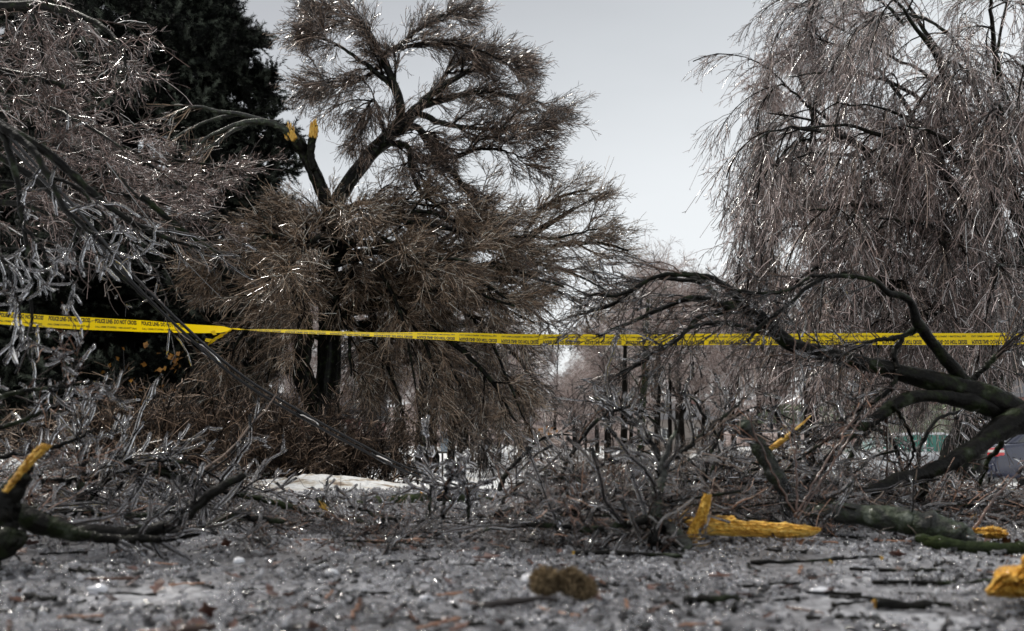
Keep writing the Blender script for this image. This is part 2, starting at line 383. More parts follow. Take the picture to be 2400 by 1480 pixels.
bank('snow_bank', [(1000, 24, 1), (1080, 27, 1), (1140, 33, 0.7)], 0.40, 1.3, SNOW)
bank('snow_bank', [(1130, 60, 1), (1180, 66, 1), (1215, 78, 0.9)], 1.0, 3.0, SNOW)
bank('snow_bank', [(900, 30, 1), (990, 33, 1), (1060, 40, 0.7)], 0.45, 1.6, SNOW)
bank('snow_bank', [(1540, 16, 1), (1650, 15, 1.0), (1800, 14, 1)], 0.5, 1.0, SNOW)
bank('snow_bank', [(100, 8, 1), (-150, 7, 1.0), (-500, 6, 1)], 0.45, 0.8, SNOW)

exec_marker = True
# ------------------------------------------------------------------ tree builder
def deep_crown(limbs, l0, l1, l2, l3):
    C = np.concatenate([c[0][0] for c in limbs]); R = np.concatenate([c[0][1] for c in limbs]); tr = np.array([c[1] for c in limbs], float)
    res = []; cur = (C, R)
    for k, l in enumerate((l0, l1, l2, l3)):
        cur = grow(cur, trop=tr * (1 + .1 * k), **l); tr = np.repeat(tr, l['n'], 0); res.append(cur)
    return res
def crown(limbs, l1, l2, l3=None):
    """limbs: list of (curve, trop); returns batches"""
    A = []; T = []
    n = 24
    C = np.concatenate([c[0][0] for c in limbs]); R = np.concatenate([c[0][1] for c in limbs]); TR = np.array([c[1] for c in limbs], float)
    a = grow((C, R), trop=TR, **l1); tr1 = np.repeat(TR, l1['n'], 0)
    b = grow(a, trop=tr1 * 1.1, **l2); tr2 = np.repeat(tr1, l2['n'], 0)
    res = [a, b]
    if l3: res.append(grow(b, trop=tr2 * 1.2, **l3))
    return res

def jag(name, a, b, width, parent, mat=WOODV, n=9, depth=None, seed=0):
    """splintered wood: a bundle of split slivers from point a to b"""
    r = np.random.default_rng(seed); a = np.array(a, float); b = np.array(b, float); ax = nrm(b - a)
    sx = nrm(np.cross(ax, [0, 1, 0.05])); sy = np.cross(ax, sx); Ln = np.linalg.norm(b - a); depth = depth or width * 0.6
    Vs, Qs, off = [], [], 0
    for k in range(n):
        cx = (k + 0.5) / n - 0.5; w_ = width / n * 0.62
        L1 = Ln * r.uniform(0.45, 1.0) * (1 - 0.5 * abs(cx)); z0 = -Ln * 0.12 * r.uniform(0, 1)
        dd = depth * math.sqrt(max(0.15, 1 - (2 * cx) ** 2)) * r.uniform(0.7, 1.1)
        ring = []
        for s, sc in ((z0, 1), (L1 * 0.5, 1.0), (L1 * 0.82, 0.8), (L1, 0.15)):
            for ex, ey in ((-1, -1), (1, -1), (1, 1), (-1, 1)):
                ring.append(a + ax * s + sx * (cx * width + ex * w_ * sc) + sy * ey * dd * 0.5 * sc + r.normal(0, width * 0.02, 3))
        Vs += ring
        for j in range(3):
            for e in range(4):
                Qs.append([off + j * 4 + e, off + j * 4 + (e + 1) % 4, off + (j + 1) * 4 + (e + 1) % 4, off + (j + 1) * 4 + e])
        Qs.append([off + 3, off + 2, off + 1, off]); Qs.append([off + 12, off + 13, off + 14, off + 15])
        off += 16
    V = np.array(Vs)
    if parent is not None: V = shift(V, parent)
    return mesh_np(name, V, np.array(Qs), mat, parent, smooth=False)

# ------------------------------------------------------------------ the snapped tree in the middle
YB = 12.0
def Lm(pts, Y0=YB, Y1=None, n=24, wob=0.01):
    Y1 = Y0 if Y1 is None else Y1; k = len(pts)
    return limb([(p[0], p[1], Y0 + (Y1 - Y0) * i / (k - 1), p[2]) for i, p in enumerate(pts)], n, wob)
ct = thing('snapped_tree', 'tall leafless tree with two snapped stems and a wind-swept iced crown', 'tree', None, tuple(G(762, YB)))
tube_obj('trunk', [Lm([(756, 1180, 80), (760, 1060, 64), (765, 950, 60), (770, 850, 56), (770, 750, 50), (766, 650, 46), (768, 560, 42), (774, 480, 40)])], BARK, ct, 14, 0.06, True)
tube_obj('trunk', [Lm([(752, 1000, 44), (730, 925, 50), (706, 862, 42), (714, 800, 44), (712, 740, 40), (690, 680, 30), (640, 640, 20), (580, 640, 14)], YB - .2, YB - 1)], BARK, ct, 12, 0.09, True)
S1 = Lm([(776, 510, 36), (752, 440, 33), (722, 370, 33), (700, 335, 33), (676, 305, 24)], 12, 11.4); tube_obj('snapped_stem', [S1], BARK, ct, 10, 0.07, True)
S2 = Lm([(738, 400, 20), (728, 365, 20), (732, 330, 19), (735, 300, 17)], 11.6, 11.4); tube_obj('snapped_stem', [S2], BARK, ct, 9, 0.08, True)
jag('splintered_end', P(680, 322, 11.4), P(674, 274, 11.38), 0.16, ct, seed=1)
jag('splintered_end', P(734, 318, 11.38), P(737, 268, 11.38), 0.13, ct, seed=2)
jag('splintered_end', P(690, 326, 11.3), P(672, 296, 11.3), 0.10, ct, seed=3)
LIM = [  # (points, Y0, Y1, tropism)
 ([(776, 500, 40), (815, 430, 36), (860, 372, 36), (900, 328, 35), (945, 288, 34), (980, 255, 26), (1015, 222, 20), (1070, 185, 14), (1140, 150, 8)], 12, 12, (.06, 0, .0)),
 ([(942, 295, 26), (934, 230, 24), (918, 190, 22), (895, 140, 17), (868, 85, 12), (840, 40, 6)], 12, 11.8, (-.05, 0, -.02)),
 ([(925, 205, 16), (885, 172, 14), (840, 140, 10), (790, 105, 7), (745, 90, 4)], 12, 11.5, (-.04, 0, -.08)),
 ([(893, 135, 14), (930, 110, 12), (985, 70, 9), (1040, 40, 6), (1095, 18, 4)], 12, 12.2, (.08, 0, .02)),
 ([(925, 115, 12), (1000, 105, 10), (1090, 110, 8), (1180, 150, 4)], 12, 11.5, (.1, 0, -.02)),
 ([(985, 250, 20), (1050, 230, 16), (1130, 215, 12), (1210, 225, 8), (1270, 240, 4)], 12, 12.6, (.1, 0, -.01)),
 ([(975, 262, 18), (1040, 290, 14), (1110, 300, 10), (1190, 300, 7), (1250, 290, 4)], 12, 11.2, (.1, 0, .02)),
 ([(930, 310, 20), (970, 296, 18), (1000, 322, 16), (1040, 380, 16), (1080, 425, 14), (1130, 500, 10), (1190, 580, 6)], 12, 11.5, (.07, 0, -.03)),
 ([(1065, 370, 12), (1120, 350, 9), (1180, 355, 6), (1230, 370, 4)], 12, 11.2, (.09, 0, -.01)),
 ([(880, 350, 18), (920, 336, 16), (957, 350, 15), (962, 400, 12), (985, 455, 11), (1050, 500, 7)], 12, 11.4, (.05, 0, -.05)),
 ([(905, 330, 12), (880, 240, 9), (860, 250, 7), (848, 300, 4)], 12, 11.6, (-.02, 0, -.12)),
 ([(900, 150, 12), (840, 190, 9), (790, 200, 7), (740, 190, 4)], 12, 12.4, (-.06, 0, -.04)),
 ([(860, 80, 8), (820, 50, 6), (790, 25, 4), (770, 20, 3)], 12, 12.4, (-.06, 0, -.02)),
 ([(1010, 225, 12), (1060, 160, 9), (1130, 120, 7), (1200, 160, 4)], 12, 12.9, (.08, 0, .0)),
 # middle level, sweeping right
 ([(770, 660, 30), (860, 650, 26), (980, 655, 22), (1100, 650, 22), (1205, 618, 22), (1240, 560, 12), (1330, 500, 8), (1420, 450, 5)], 12, 13, (.08, 0, .03)),
 ([(1205, 618, 18), (1290, 580, 14), (1390, 570, 9), (1480, 590, 5)], 13, 13, (.08, 0, -.02)),
 ([(1215, 605, 14), (1235, 540, 11), (1300, 470, 8), (1390, 440, 5)], 13, 12.5, (.08, 0, .04)),
 ([(1180, 640, 14), (1260, 620, 10), (1340, 640, 7), (1420, 680, 4)], 13, 13, (.06, 0, -.06)),
 ([(772, 560, 24), (850, 520, 18), (950, 520, 14), (1060, 540, 10), (1180, 570, 6)], 12, 10.8, (.06, 0, -.02)),
 ([(772, 520, 20), (830, 480, 14), (900, 470, 10), (990, 480, 7), (1080, 500, 4)], 12, 11.3, (.05, 0, -.01)),
 ([(770, 610, 24), (860, 590, 18), (980, 600, 14), (1100, 640, 10), (1200, 700, 6)], 12, 10.5, (.06, 0, -.03)),
 ([(770, 590, 22), (700, 560, 17), (620, 560, 12), (550, 590, 8), (500, 620, 4)], 12, 10.8, (-.05, 0, -.02)),
 ([(768, 540, 18), (700, 500, 14), (640, 520, 10), (580, 560, 6)], 12, 11.4, (-.05, 0, -.03)),
 ([(768, 640, 20), (690, 620, 15), (600, 650, 10), (520, 680, 5)], 12, 11.3, (-.05, 0, -.02)),
 ([(772, 600, 22), (840, 570, 18), (920, 580, 14), (1010, 600, 10), (1100, 610, 6)], 12, 9.8, (.05, 0, -.03)),
 ([(772, 540, 20), (830, 530, 16), (900, 560, 12), (960, 600, 8), (1020, 650, 5)], 12, 9.9, (.04, 0, -.04)),
 ([(770, 580, 18), (760, 560, 15), (740, 560, 11), (700, 600, 7), (660, 650, 4)], 12, 9.9, (-.02, 0, -.05)),
 ([(980, 655, 18), (1080, 600, 14), (1200, 560, 10), (1300, 560, 7), (1400, 540, 4)], 12.4, 11.6, (.08, 0, .0)),
 ([(1100, 650, 16), (1200, 660, 12), (1300, 680, 8), (1380, 720, 5)], 12.5, 11.6, (.06, 0, -.03)),
 ([(860, 650, 18), (950, 690, 14), (1060, 700, 11), (1160, 720, 8), (1250, 760, 5)], 12, 11, (.05, 0, -.03)),
 ([(960, 655, 14), (1040, 560, 11), (1130, 520, 8), (1220, 520, 5)], 12.4, 12.4, (.07, 0, .01)),
 ([(765, 700, 16), (720, 660, 13), (660, 680, 9), (600, 720, 5)], 12, 10.6, (-.03, 0, -.05)),
 # lower, hanging right and down
 ([(770, 700, 28), (850, 700, 22), (960, 740, 18), (1060, 800, 14), (1150, 890, 10), (1210, 990, 5)], 12, 10.6, (.03, 0, -.06)),
 ([(768, 690, 20), (860, 660, 15), (980, 680, 12), (1090, 730, 9), (1190, 800, 5)], 12, 11.4, (.05, 0, -.03)),
 ([(770, 760, 22), (840, 765, 22), (920, 772, 20), (1010, 770, 18), (1090, 762, 10)], 12, 12.3, (.02, 0, -.08)),
 ([(770, 740, 18), (830, 760, 14), (890, 830, 11), (930, 920, 7), (950, 1020, 4)], 12, 10.8, (.02, 0, -.08)),
 ([(930, 770, 14), (990, 820, 11), (1050, 900, 8), (1100, 1000, 4)], 12, 11.5, (.03, 0, -.06)),
 ([(1000, 770, 13), (1080, 800, 10), (1160, 860, 7), (1230, 940, 4)], 12.2, 12, (.05, 0, -.04)),
 ([(700, 700, 16), (640, 720, 12), (580, 770, 8), (540, 830, 4)], 11.5, 11, (-.03, 0, -.06)),
 ([(765, 800, 14), (700, 780, 10), (650, 820, 7), (620, 900, 4)], 12, 11.2, (-.02, 0, -.08)),
 ([(770, 640, 16), (800, 700, 12), (820, 780, 9), (830, 880, 5)], 12, 11, (.02, 0, -.08)),
]
for k in range(18):
    a_ = 2 * math.pi * (k + .5) / 18; ex, ey = 960 + rng.uniform(.6, 1) * 440 * math.cos(a_), 620 - rng.uniform(.6, 1) * 130 * math.sin(a_); sx, sy = 772, rng.uniform(560, 760)
    if ex < 820: ey = max(ey, 560)
    LIM.append(([(sx, sy, 18), (sx + (ex - sx) * .3, sy + (ey - sy) * .3 - 40, 14), (sx + (ex - sx) * .65, sy + (ey - sy) * .6 - 55, 10), (ex, ey, 5)], 12, rng.uniform(9.9, 13), (.05 if ex > 780 else -.04, 0, -.04)))
for k in range(7):
    ex, ey = 880 + 55 * k + rng.uniform(-20, 20), rng.uniform(840, 1060); sy = rng.uniform(620, 780)
    LIM.append(([(772, sy, 15), (772 + (ex - 772) * .45, sy - 15, 12), (772 + (ex - 772) * .8, sy + (ey - sy) * .35, 9), (ex, ey, 4)], 12, rng.uniform(10.2, 12.8), (.02, 0, -.12)))
lims = []
for pts, y0, y1, tr in LIM:
    c = Lm(pts, y0, y1, 24, 0.012); lims.append((c, tr))
    tube_obj('limb', [c], BARK if pts[0][2] > 12 else BARK_FAR, ct, 7, 0.06, True)
# bent-over bough hanging left from the snapped stem
for pts in ([(696, 330, 22), (668, 305, 20), (630, 287, 18), (580, 285, 15), (530, 300, 10), (480, 325, 7), (440, 380, 4)],
            [(620, 284, 13), (560, 268, 12), (510, 262, 10), (460, 250, 8), (415, 265, 5), (390, 295, 3)],
            [(590, 287, 11), (540, 310, 9), (500, 340, 7), (460, 365, 4)],
            [(560, 268, 10), (500, 280, 8), (440, 305, 6), (400, 330, 3)],
            [(560, 295, 10), (520, 325, 8), (482, 345, 6), (470, 380, 4)]):
    c = Lm(pts, 11.45, 10.6, 24, 0.004); lims.append((c, (-.05, 0, -.10))); tube_obj('bent_bough', [c], BARK_PALE, ct, 8, 0.05, True)
main = [l for l in lims if True]
def c_tree(lm, n0, l0, n1, n3=4):
    return deep_crown(lm, dict(n=n0, ang=.6, dang=.22, length=l0, rmax=.026, rr=.6, rmin=.012, K=8, wander=.09, t0=.15, tippull=.55),
          dict(n=n1, ang=.6, dang=.22, length=l0 * .5, rmax=.012, rr=.6, rmin=.0065, K=5, wander=.11, t0=.1),
          dict(n=6, ang=.55, dang=.2, length=.32, rmax=.007, rr=.7, rmin=.0046, K=4, wander=.08),
          dict(n=n3, ang=.6, dang=.2, length=.13, rmax=.005, rr=.9, rmin=.0038, K=2, wander=.08, t0=.2))
A = c_tree(main[:14], 9, .66, 9); B_ = c_tree(main[14:-5], 7, .72, 8, 3)
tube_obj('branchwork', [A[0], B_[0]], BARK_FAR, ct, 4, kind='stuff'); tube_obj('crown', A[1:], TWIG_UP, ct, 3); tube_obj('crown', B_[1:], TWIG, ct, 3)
A = crown(main[-5:], dict(n=9, ang=.4, dang=.2, length=.55, rmax=.012, rr=.5, rmin=.005, K=6, wander=.08, t0=.5),
          dict(n=4, ang=.6, dang=.2, length=.2, rmax=.008, rr=.7, rmin=.004, K=4, wander=.1))
tube_obj('crown', A, TWIG, ct, 3)

# ------------------------------------------------------------------ dark tree behind it, right
def std_tree(name, label, base_px, Y, trunk, limbs, n1, n2, n3, mtw, mtr=BARK_FAR, len_=(.9, .45, .2), rad=(.02, .009, .006), trop=(0, 0, -.04), group=None, category='tree'):
    t = thing(name, label, category, group, tuple(G(base_px, Y)))
    for tr in trunk: tube_obj('trunk', [Lm(tr, Y, Y)], mtr, t, 12, 0.05, True)
    ls = []
    for it in limbs:
        pts, dy = it[0], it[1]; tp = it[2] if len(it) > 2 else trop
        c = Lm(pts, Y, Y + dy, 24, 0.012 * Y / 12); ls.append((c, tp)); tube_obj('limb', [c], mtr, t, 7, 0.05, True)
    A = crown(ls, dict(n=n1, ang=.6, dang=.25, length=len_[0], rmax=rad[0], rr=.55, rmin=rad[1], K=6, wander=.1, t0=.15),
              dict(n=n2, ang=.6, dang=.2, length=len_[1], rmax=rad[1], rr=.7, rmin=rad[2], K=5, wander=.1),
              dict(n=n3, ang=.65, dang=.2, length=len_[2], rmax=rad[2], rr=.9, rmin=rad[2] * .9, K=2, wander=.08) if n3 else None)
    tube_obj('crown', A, mtw, t, 3)
    return t
std_tree('leafless_tree', 'dark thick-trunked leafless tree with hanging twigs behind the middle of the tape', 1000, 16,
    [[(1000, 1110, 58), (1000, 1000, 48), (1003, 900, 42), (1010, 820, 40), (1020, 740, 34)]],
    [([(1015, 800, 26), (1070, 760, 20), (1140, 770, 15), (1210, 830, 10), (1270, 920, 5)], -1, (.05, 0, -.06)),
     ([(1012, 840, 22), (1080, 850, 16), (1150, 900, 10), (1200, 990, 5)], .5, (.04, 0, -.07)),
     ([(1020, 760, 22), (1100, 700, 16), (1200, 700, 12), (1290, 760, 6)], 1, (.05, 0, -.04)),
     ([(1010, 860, 18), (950, 850, 13), (900, 900, 9), (870, 980, 5)], .5, (-.03, 0, -.07)),
     ([(1018, 780, 18), (960, 740, 13), (900, 760, 9), (850, 820, 5)], -1, (-.03, 0, -.06)),
     ([(1010, 900, 16), (1060, 920, 12), (1110, 980, 8), (1140, 1050, 4)], -1, (.03, 0, -.08))],
    22, 9, 5, TWIG_DK, len_=(1.0, .5, .22), rad=(.022, .010, .007))

# ------------------------------------------------------------------ weeping tree on the right
wt_l = [
 ([(2300, 860, 60), (2240, 700, 44), (2180, 560, 34), (2090, 420, 26), (1990, 320, 18), (1900, 280, 10), (1800, 260, 5)], 0),
 ([(2380, 700, 60), (2330, 520, 44), (2290, 380, 36), (2250, 250, 28), (2200, 120, 20), (2120, 0, 12), (2060, -80, 6)], 1),
 ([(2260, 740, 34), (2180, 640, 26), (2080, 590, 20), (1970, 600, 14), (1870, 650, 8), (1800, 720, 4)], -1),
 ([(2290, 640, 34), (2200, 500, 26), (2100, 420, 20), (2020, 370, 14), (1900, 365, 9), (1820, 400, 5)], -1.5),
 ([(2270, 560, 30), (2220, 420, 24), (2140, 280, 18), (2060, 170, 12), (1960, 110, 8), (1850, 90, 4)], 0),
 ([(2300, 420, 26), (2230, 300, 20), (2100, 200, 14), (1960, 170, 9), (1840, 180, 4)], -1),
 ([(2340, 480, 26), (2320, 300, 20), (2330, 150, 14), (2360, 0, 9), (2380, -80, 5)], 0),
 ([(2250, 250, 20), (2180, 180, 14), (2060, 120, 10), (1960, 60, 7), (1900, 20, 4)], 1),
 ([(2350, 620, 30), (2300, 460, 22), (2200, 340, 16), (2080, 260, 10), (1960, 240, 5)], -2.2),
 ([(2320, 760, 30), (2200, 720, 24), (2080, 690, 16), (1960, 700, 10), (1860, 760, 5)], -1.5),
 ([(2330, 780, 26), (2220, 760, 18), (2100, 780, 12), (2000, 840, 6)], -.5),
 ([(2380, 820, 30), (2320, 700, 22), (2230, 620, 15), (2120, 620, 9), (2030, 680, 5)], 1),
 ([(2380, 600, 30), (2420, 420, 22), (2440, 250, 16), (2420, 100, 8)], 0),
 ([(2320, 500, 22), (2400, 380, 16), (2460, 330, 9)], -1),
 ([(2180, 560, 22), (2060, 480, 17), (1950, 440, 12), (1860, 450, 8), (1800, 500, 4)], .5),
 ([(2090, 420, 20), (1980, 330, 14), (1890, 300, 9), (1820, 330, 5), (1780, 380, 3)], 0),
 ([(2320, 880, 30), (2240, 850, 20), (2130, 860, 12), (2040, 920, 6)], 1.5),
 ([(2430, 850, 60), (2300, 745, 44), (2180, 695, 34), (2050, 655, 22), (1950, 650, 12), (1870, 680, 6)], -3),
 ([(2430, 780, 60), (2310, 640, 48), (2190, 480, 38), (2090, 385, 28), (1980, 320, 18), (1860, 300, 10), (1790, 320, 5)], -3),
 ([(2430, 660, 50), (2320, 540, 40), (2230, 430, 32), (2120, 345, 24), (2000, 305, 14), (1880, 312, 7)], -2.9),
 ([(2430, 540, 50), (2330, 400, 40), (2250, 260, 30), (2190, 120, 20), (2120, 20, 12), (2080, -40, 6)], -3),
 ([(2430, 480, 40), (2390, 320, 32), (2340, 180, 24), (2320, 40, 16), (2330, -60, 8)], -2.8),
 ([(2430, 900, 50), (2280, 800, 36), (2140, 770, 24), (2010, 800, 12), (1930, 850, 5)], -3),
 ([(2240, 560, 34), (2120, 500, 26), (2010, 480, 16), (1900, 500, 7)], -2.6),
 *[([(sx, sy, 34), (sx + (ex - sx) * .3, sy + (ey - sy) * .45, 26), (sx + (ex - sx) * .65, sy + (ey - sy) * .85 - 20, 17), (ex, ey, 7)], dy) for sx, sy, ex, ey, dy in
   [(2380, 800, 2200, 560, -2.6), (2390, 700, 2260, 360, -2.8), (2400, 600, 2330, 260, -2.6), (2390, 760, 2060, 520, -2.4), (2395, 640, 2120, 300, -2.6), (2400, 560, 2200, 140, -2.2), (2410, 620, 2400, 160, -2.8), (2400, 820, 2330, 620, -2.9), (2380, 860, 2120, 740, -2.4), (2395, 700, 1990, 420, -1.8)]],
 ([(2000, 330, 14), (1900, 250, 11), (1830, 200, 8), (1790, 240, 5), (1775, 300, 3)], .5),
 ([(1990, 330, 14), (1880, 330, 11), (1830, 370, 8), (1780, 440, 5), (1750, 500, 3)], -.5),
 ([(2080, 590, 14), (1960, 540, 11), (1870, 530, 8), (1790, 580, 5), (1760, 660, 3)], -1),
 ([(2120, 60, 14), (2040, -20, 10), (1960, -40, 7), (1900, 0, 4)], 0),
 ([(2300, 200, 18), (2220, 80, 13), (2130, 30, 8), (2040, 40, 4)], -1.5),
]
t = thing('weeping_tree', 'huge leafless weeping tree hung with iced twigs, behind the fallen bough', 'tree', None, tuple(G(2330, 11)))
tube_obj('trunk', [Lm([(2250, 1160, 110), (2260, 1060, 90), (2300, 960, 84), (2345, 840, 80), (2380, 700, 70), (2400, 560, 60)], 11)], BARK, t, 14, 0.06, True)
ls = []
for pts, dy in wt_l:
    c = Lm([(x, y, w_ * .62) for x, y, w_ in pts], 11, 11 + dy, 24, 0.02); ls.append((c, (-.015, 0, -.19))); tube_obj('limb', [c], BARK, t, 8, 0.05, True)
A = deep_crown(ls, dict(n=10, ang=.6, dang=.3, length=.95, rmax=.022, rr=.5, rmin=.012, K=9, wander=.05, t0=.12, tippull=.3),
          dict(n=10, ang=.55, dang=.3, length=.75, rmax=.008, rr=.6, rmin=.0055, K=7, wander=.05, t0=.1),
          dict(n=5, ang=.5, dang=.2, length=.42, rmax=.006, rr=.75, rmin=.0042, K=4, wander=.06),
          dict(n=2, ang=.8, dang=.25, length=.11, rmax=.005, rr=.9, rmin=.004, K=2, wander=.1))
tube_obj('branchwork', A[:1], BARK_FAR, t, 4, kind='stuff'); tube_obj('crown', A[1:2], TWIG_DK, t, 3); tube_obj('crown', A[2:], TWIG_GREY, t, 3)

# paler weeping tree behind it
std_tree('weeping_tree', 'pale grey weeping tree, farther off, its left edge showing behind the huge weeping tree', 1850, 20,
    [[(1910, 1120, 40), (1900, 900, 30), (1917, 600, 24), (1905, 350, 16), (1925, 100, 8)]],
    [([(1915, 300, 18), (1885, 200, 13), (1845, 130, 9), (1810, 130, 5)], 0),
     ([(1917, 250, 18), (1905, 100, 13), (1900, 0, 9), (1950, -60, 5)], 0),
     ([(1915, 420, 18), (1875, 320, 13), (1835, 270, 9), (1800, 260, 5)], 1),
     ([(1915, 560, 18), (1885, 450, 13), (1855, 400, 9), (1825, 410, 5)], -1),
     ([(1917, 650, 20), (1895, 560, 14), (1855, 500, 9), (1820, 520, 5)], 1),
     ([(1921, 700, 20), (1920, 600, 14), (1980, 560, 9), (2010, 600, 5)], 1),
     ([(1921, 400, 20), (1950, 300, 14), (2010, 250, 9), (2050, 280, 5)], 1),
     ([(1921, 150, 16), (1950, 60, 12), (2010, 30, 9), (2050, 60, 5)], 1),
     ([(1921, 800, 20), (1885, 700, 14), (1845, 650, 9), (1815, 680, 5)], 0),
     ([(1921, 860, 20), (1855, 760, 14), (1795, 760, 9), (1745, 840, 5)], 0),
     ([(1921, 760, 20), (1855, 660, 14), (1785, 640, 9), (1725, 720, 5)], 1),
     ([(1921, 840, 20), (1950, 740, 14), (2010, 740, 9), (2070, 820, 5)], 1),
     ([(1921, 560, 20), (1960, 470, 14), (2010, 450, 9), (2080, 500, 5)], 1),
     ([(1810, 130, 8), (1800, 180, 6), (1795, 220, 4)], 0)],
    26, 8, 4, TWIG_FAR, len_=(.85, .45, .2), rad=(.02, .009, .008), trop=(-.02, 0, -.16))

# ------------------------------------------------------------------ leafless trees down the street (copies of four kinds)
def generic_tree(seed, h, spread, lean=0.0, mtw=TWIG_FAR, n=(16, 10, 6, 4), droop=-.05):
    """centred at origin, standing h tall"""
    c0 = spline([[0, 0, -0.3, .02 * h], [lean * .1, 0, h * .25, .016 * h], [lean * .4, .1, h * .5, .012 * h], [lean * .8, 0, h * .75, .007 * h], [lean, 0, h * .95, .003 * h]], 24)
    tr = (c0[None, :, :3], c0[None, :, 3])
    l = grow(tr, n[0], ang=.75, dang=.2, length=spread, rmax=.008 * h, rr=.6, rmin=.004 * h, K=8, trop=(0, 0, .03), wander=.1, t0=.25, t1=.98, taper=.3, tippull=.5)
    a = grow(l, n[1], ang=.7, dang=.25, length=spread * .5, rmax=.0032 * h, rr=.6, rmin=.0014 * h, K=6, trop=(0, 0, droop), wander=.12, t0=.15)
    b = grow(a, n[2], ang=.6, dang=.2, length=spread * .24, rmax=.0016 * h, rmin=.0010 * h, K=4, trop=(0, 0, droop * 1.4), wander=.12)
    parts = [a, b]
    if n[3]: parts.append(grow(b, n[3], ang=.6, dang=.2, length=spread * .11, rmax=.0012 * h, rmin=.0009 * h, K=3, trop=(0, 0, droop), wander=.1))
    return tr, l, parts
def proto_tree(*a, **k):
    mtw = k.get('mtw', TWIG_FAR)
    tr, l, parts = generic_tree(*a, **k)
    t = bpy.data.objects.new('background_tree', None); COL.objects.link(t)
    tube_obj('trunk', [tr], BARK_FAR, t, 9, 0.05, True)
    tube_obj('limb', [l], BARK_FAR, t, 5)
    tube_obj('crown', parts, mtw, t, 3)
    return t
def copy_thing(o, loc, rz=0, sc=1.0, label=None, group=None, tilt=(0, 0)):
    r = o.copy(); COL.objects.link(r); r.location = loc; r.rotation_euler = (tilt[0], tilt[1], rz); r.scale = (sc, sc, sc)
    if label: r['label'] = label
    if group: r['group'] = group
    for ch in list(o.children):
        c = ch.copy(); COL.objects.link(c); c.parent = r
    return r
protos = [proto_tree(1, 9.5, 3.4, .5, n=(18, 10, 7, 4)), proto_tree(2, 11, 4.2, -.4, n=(20, 10, 7, 4), droop=-.12), proto_tree(3, 8, 3.0, .2, n=(18, 10, 7, 4), droop=-.02)]
used = set()
BG = [ # px, Y, proto, scale, label
 (1590, 62, 0, 1.5, 'pinkish frosted tree rounding up beside the sky gap, above the fallen bough tip'),
 (1690, 58, 2, 1.55, 'frosted tree just left of the weeping trees, beyond the fallen bough'),
 (1500, 75, 1, 1.35, 'frosted tree behind the right tip of the snapped tree'),
 (1400, 88, 0, 1.45, 'frosted tree right of where the road ends'),
 (1190, 95, 1, 1.3, 'frosted tree left of where the road ends'),
 (1090, 62, 2, 1.15, 'frosted tree behind the row of dark trunks'),
 (980, 50, 0, 1.0, 'frosted tree directly behind the thick dark trunk'),
 (860, 44, 1, 0.85, 'frosted tree showing between the two dark trunks'),
 (690, 42, 0, 1.12, 'pale frosted tree behind the snapped stems, left of the trunk'),
 (600, 36, 2, 0.9, 'frosted tree behind the yellow tape tail'),
 (470, 38, 1, 0.75, 'frosted tree seen under the spruce boughs'),
 (1830, 40, 2, 1.0, 'frosted tree behind the white snow patch on the right'),
 (1960, 44, 0, 1.0, 'frosted tree behind the white car'),
 (2120, 42, 1, 0.9, 'frosted tree behind the fence, above the white car'),
 (1300, 150, 0, 1.9, 'far frosted tree closing the end of the road'),
 (1230, 165, 2, 2.2, 'far frosted tree at the left of the road end'),
 (1400, 160, 1, 2.0, 'far frosted tree at the right of the road end'),
 (1130, 130, 1, 1.7, 'far frosted tree behind the snow mound'),
 (1480, 48, 2, 0.95, 'frosted tree behind the row of trunks on the right'),
 (1600, 40, 1, 0.85, 'low frosted tree beyond the grey forked branch'),
 (1720, 34, 0, 0.72, 'low frosted tree behind the broken lichen limb'),
 (330, 40, 0, 0.8, 'frosted tree behind the left spruce trunks'),
 (2300, 50, 2, 1.1, 'frosted tree behind the dark blue car'),
]
for i, (px, Y, k, sc, lab) in enumerate(BG):
    b = G(px, Y)
    if k not in used:
        used.add(k); o = protos[k]; o.location = b; o.scale = (sc,) * 3; o.rotation_euler = (0, 0, i * 1.3)
    else: o = copy_thing(protos[k], b, i * 1.3, sc)
    tag(o, lab, 'tree', 'frosted trees down the street')
rw = np.random.default_rng(21)
for i in range(60):
    Yw = rw.uniform(118, 175); px = rw.uniform(1000, 1500) if i % 2 == 0 else rw.uniform(1400, 2100) if i % 4 == 1 else rw.uniform(300, 1100)
    gp = G(px, Yw); gp[2] = float(hill_z(gp[0], gp[1])) - 1.2 if Yw > 128 else gp[2] - 1
    tag(copy_thing(protos[i % 3], gp, rw.uniform(0, 6.28), rw.uniform(.8, 1.25)), 'tree in the pinkish leafless wood far beyond the end of the road', 'tree', 'trees of the far leafless wood')
MD = [(1240, 78, .9, 'frosted tree on the left verge just before the road end'), (1170, 55, .75, 'frosted tree over the snow mound left of the road'), (1345, 62, .8, 'frosted tree just right of the road, before its end'), (1420, 46, .75, 'frosted tree behind the leaning thin trunk'),
      (1540, 36, .7, 'frosted tree behind the thin trunk right of the mossy one'), (1650, 48, .95, 'frosted tree over the right-hand snow patch'), (1780, 52, 1.1, 'frosted tree behind the lichen limb and the weeping tree'), (1060, 46, .8, 'frosted tree behind the sign and slim trunks'),
      (930, 38, .75, 'frosted tree between the snapped tree and the thick dark trunk'), (770, 36, .8, 'frosted tree directly behind the snapped trunk'), (640, 48, 1.2, 'frosted tree behind the gap between the pole and the snapped tree'), (540, 50, 1.0, 'frosted tree behind the pole')]
for i, (px, Yw, sc, lab) in enumerate(MD): tag(copy_thing(protos[i % 3], G(px, Yw), i * 2.1, sc), lab, 'tree', 'frosted trees down the street')
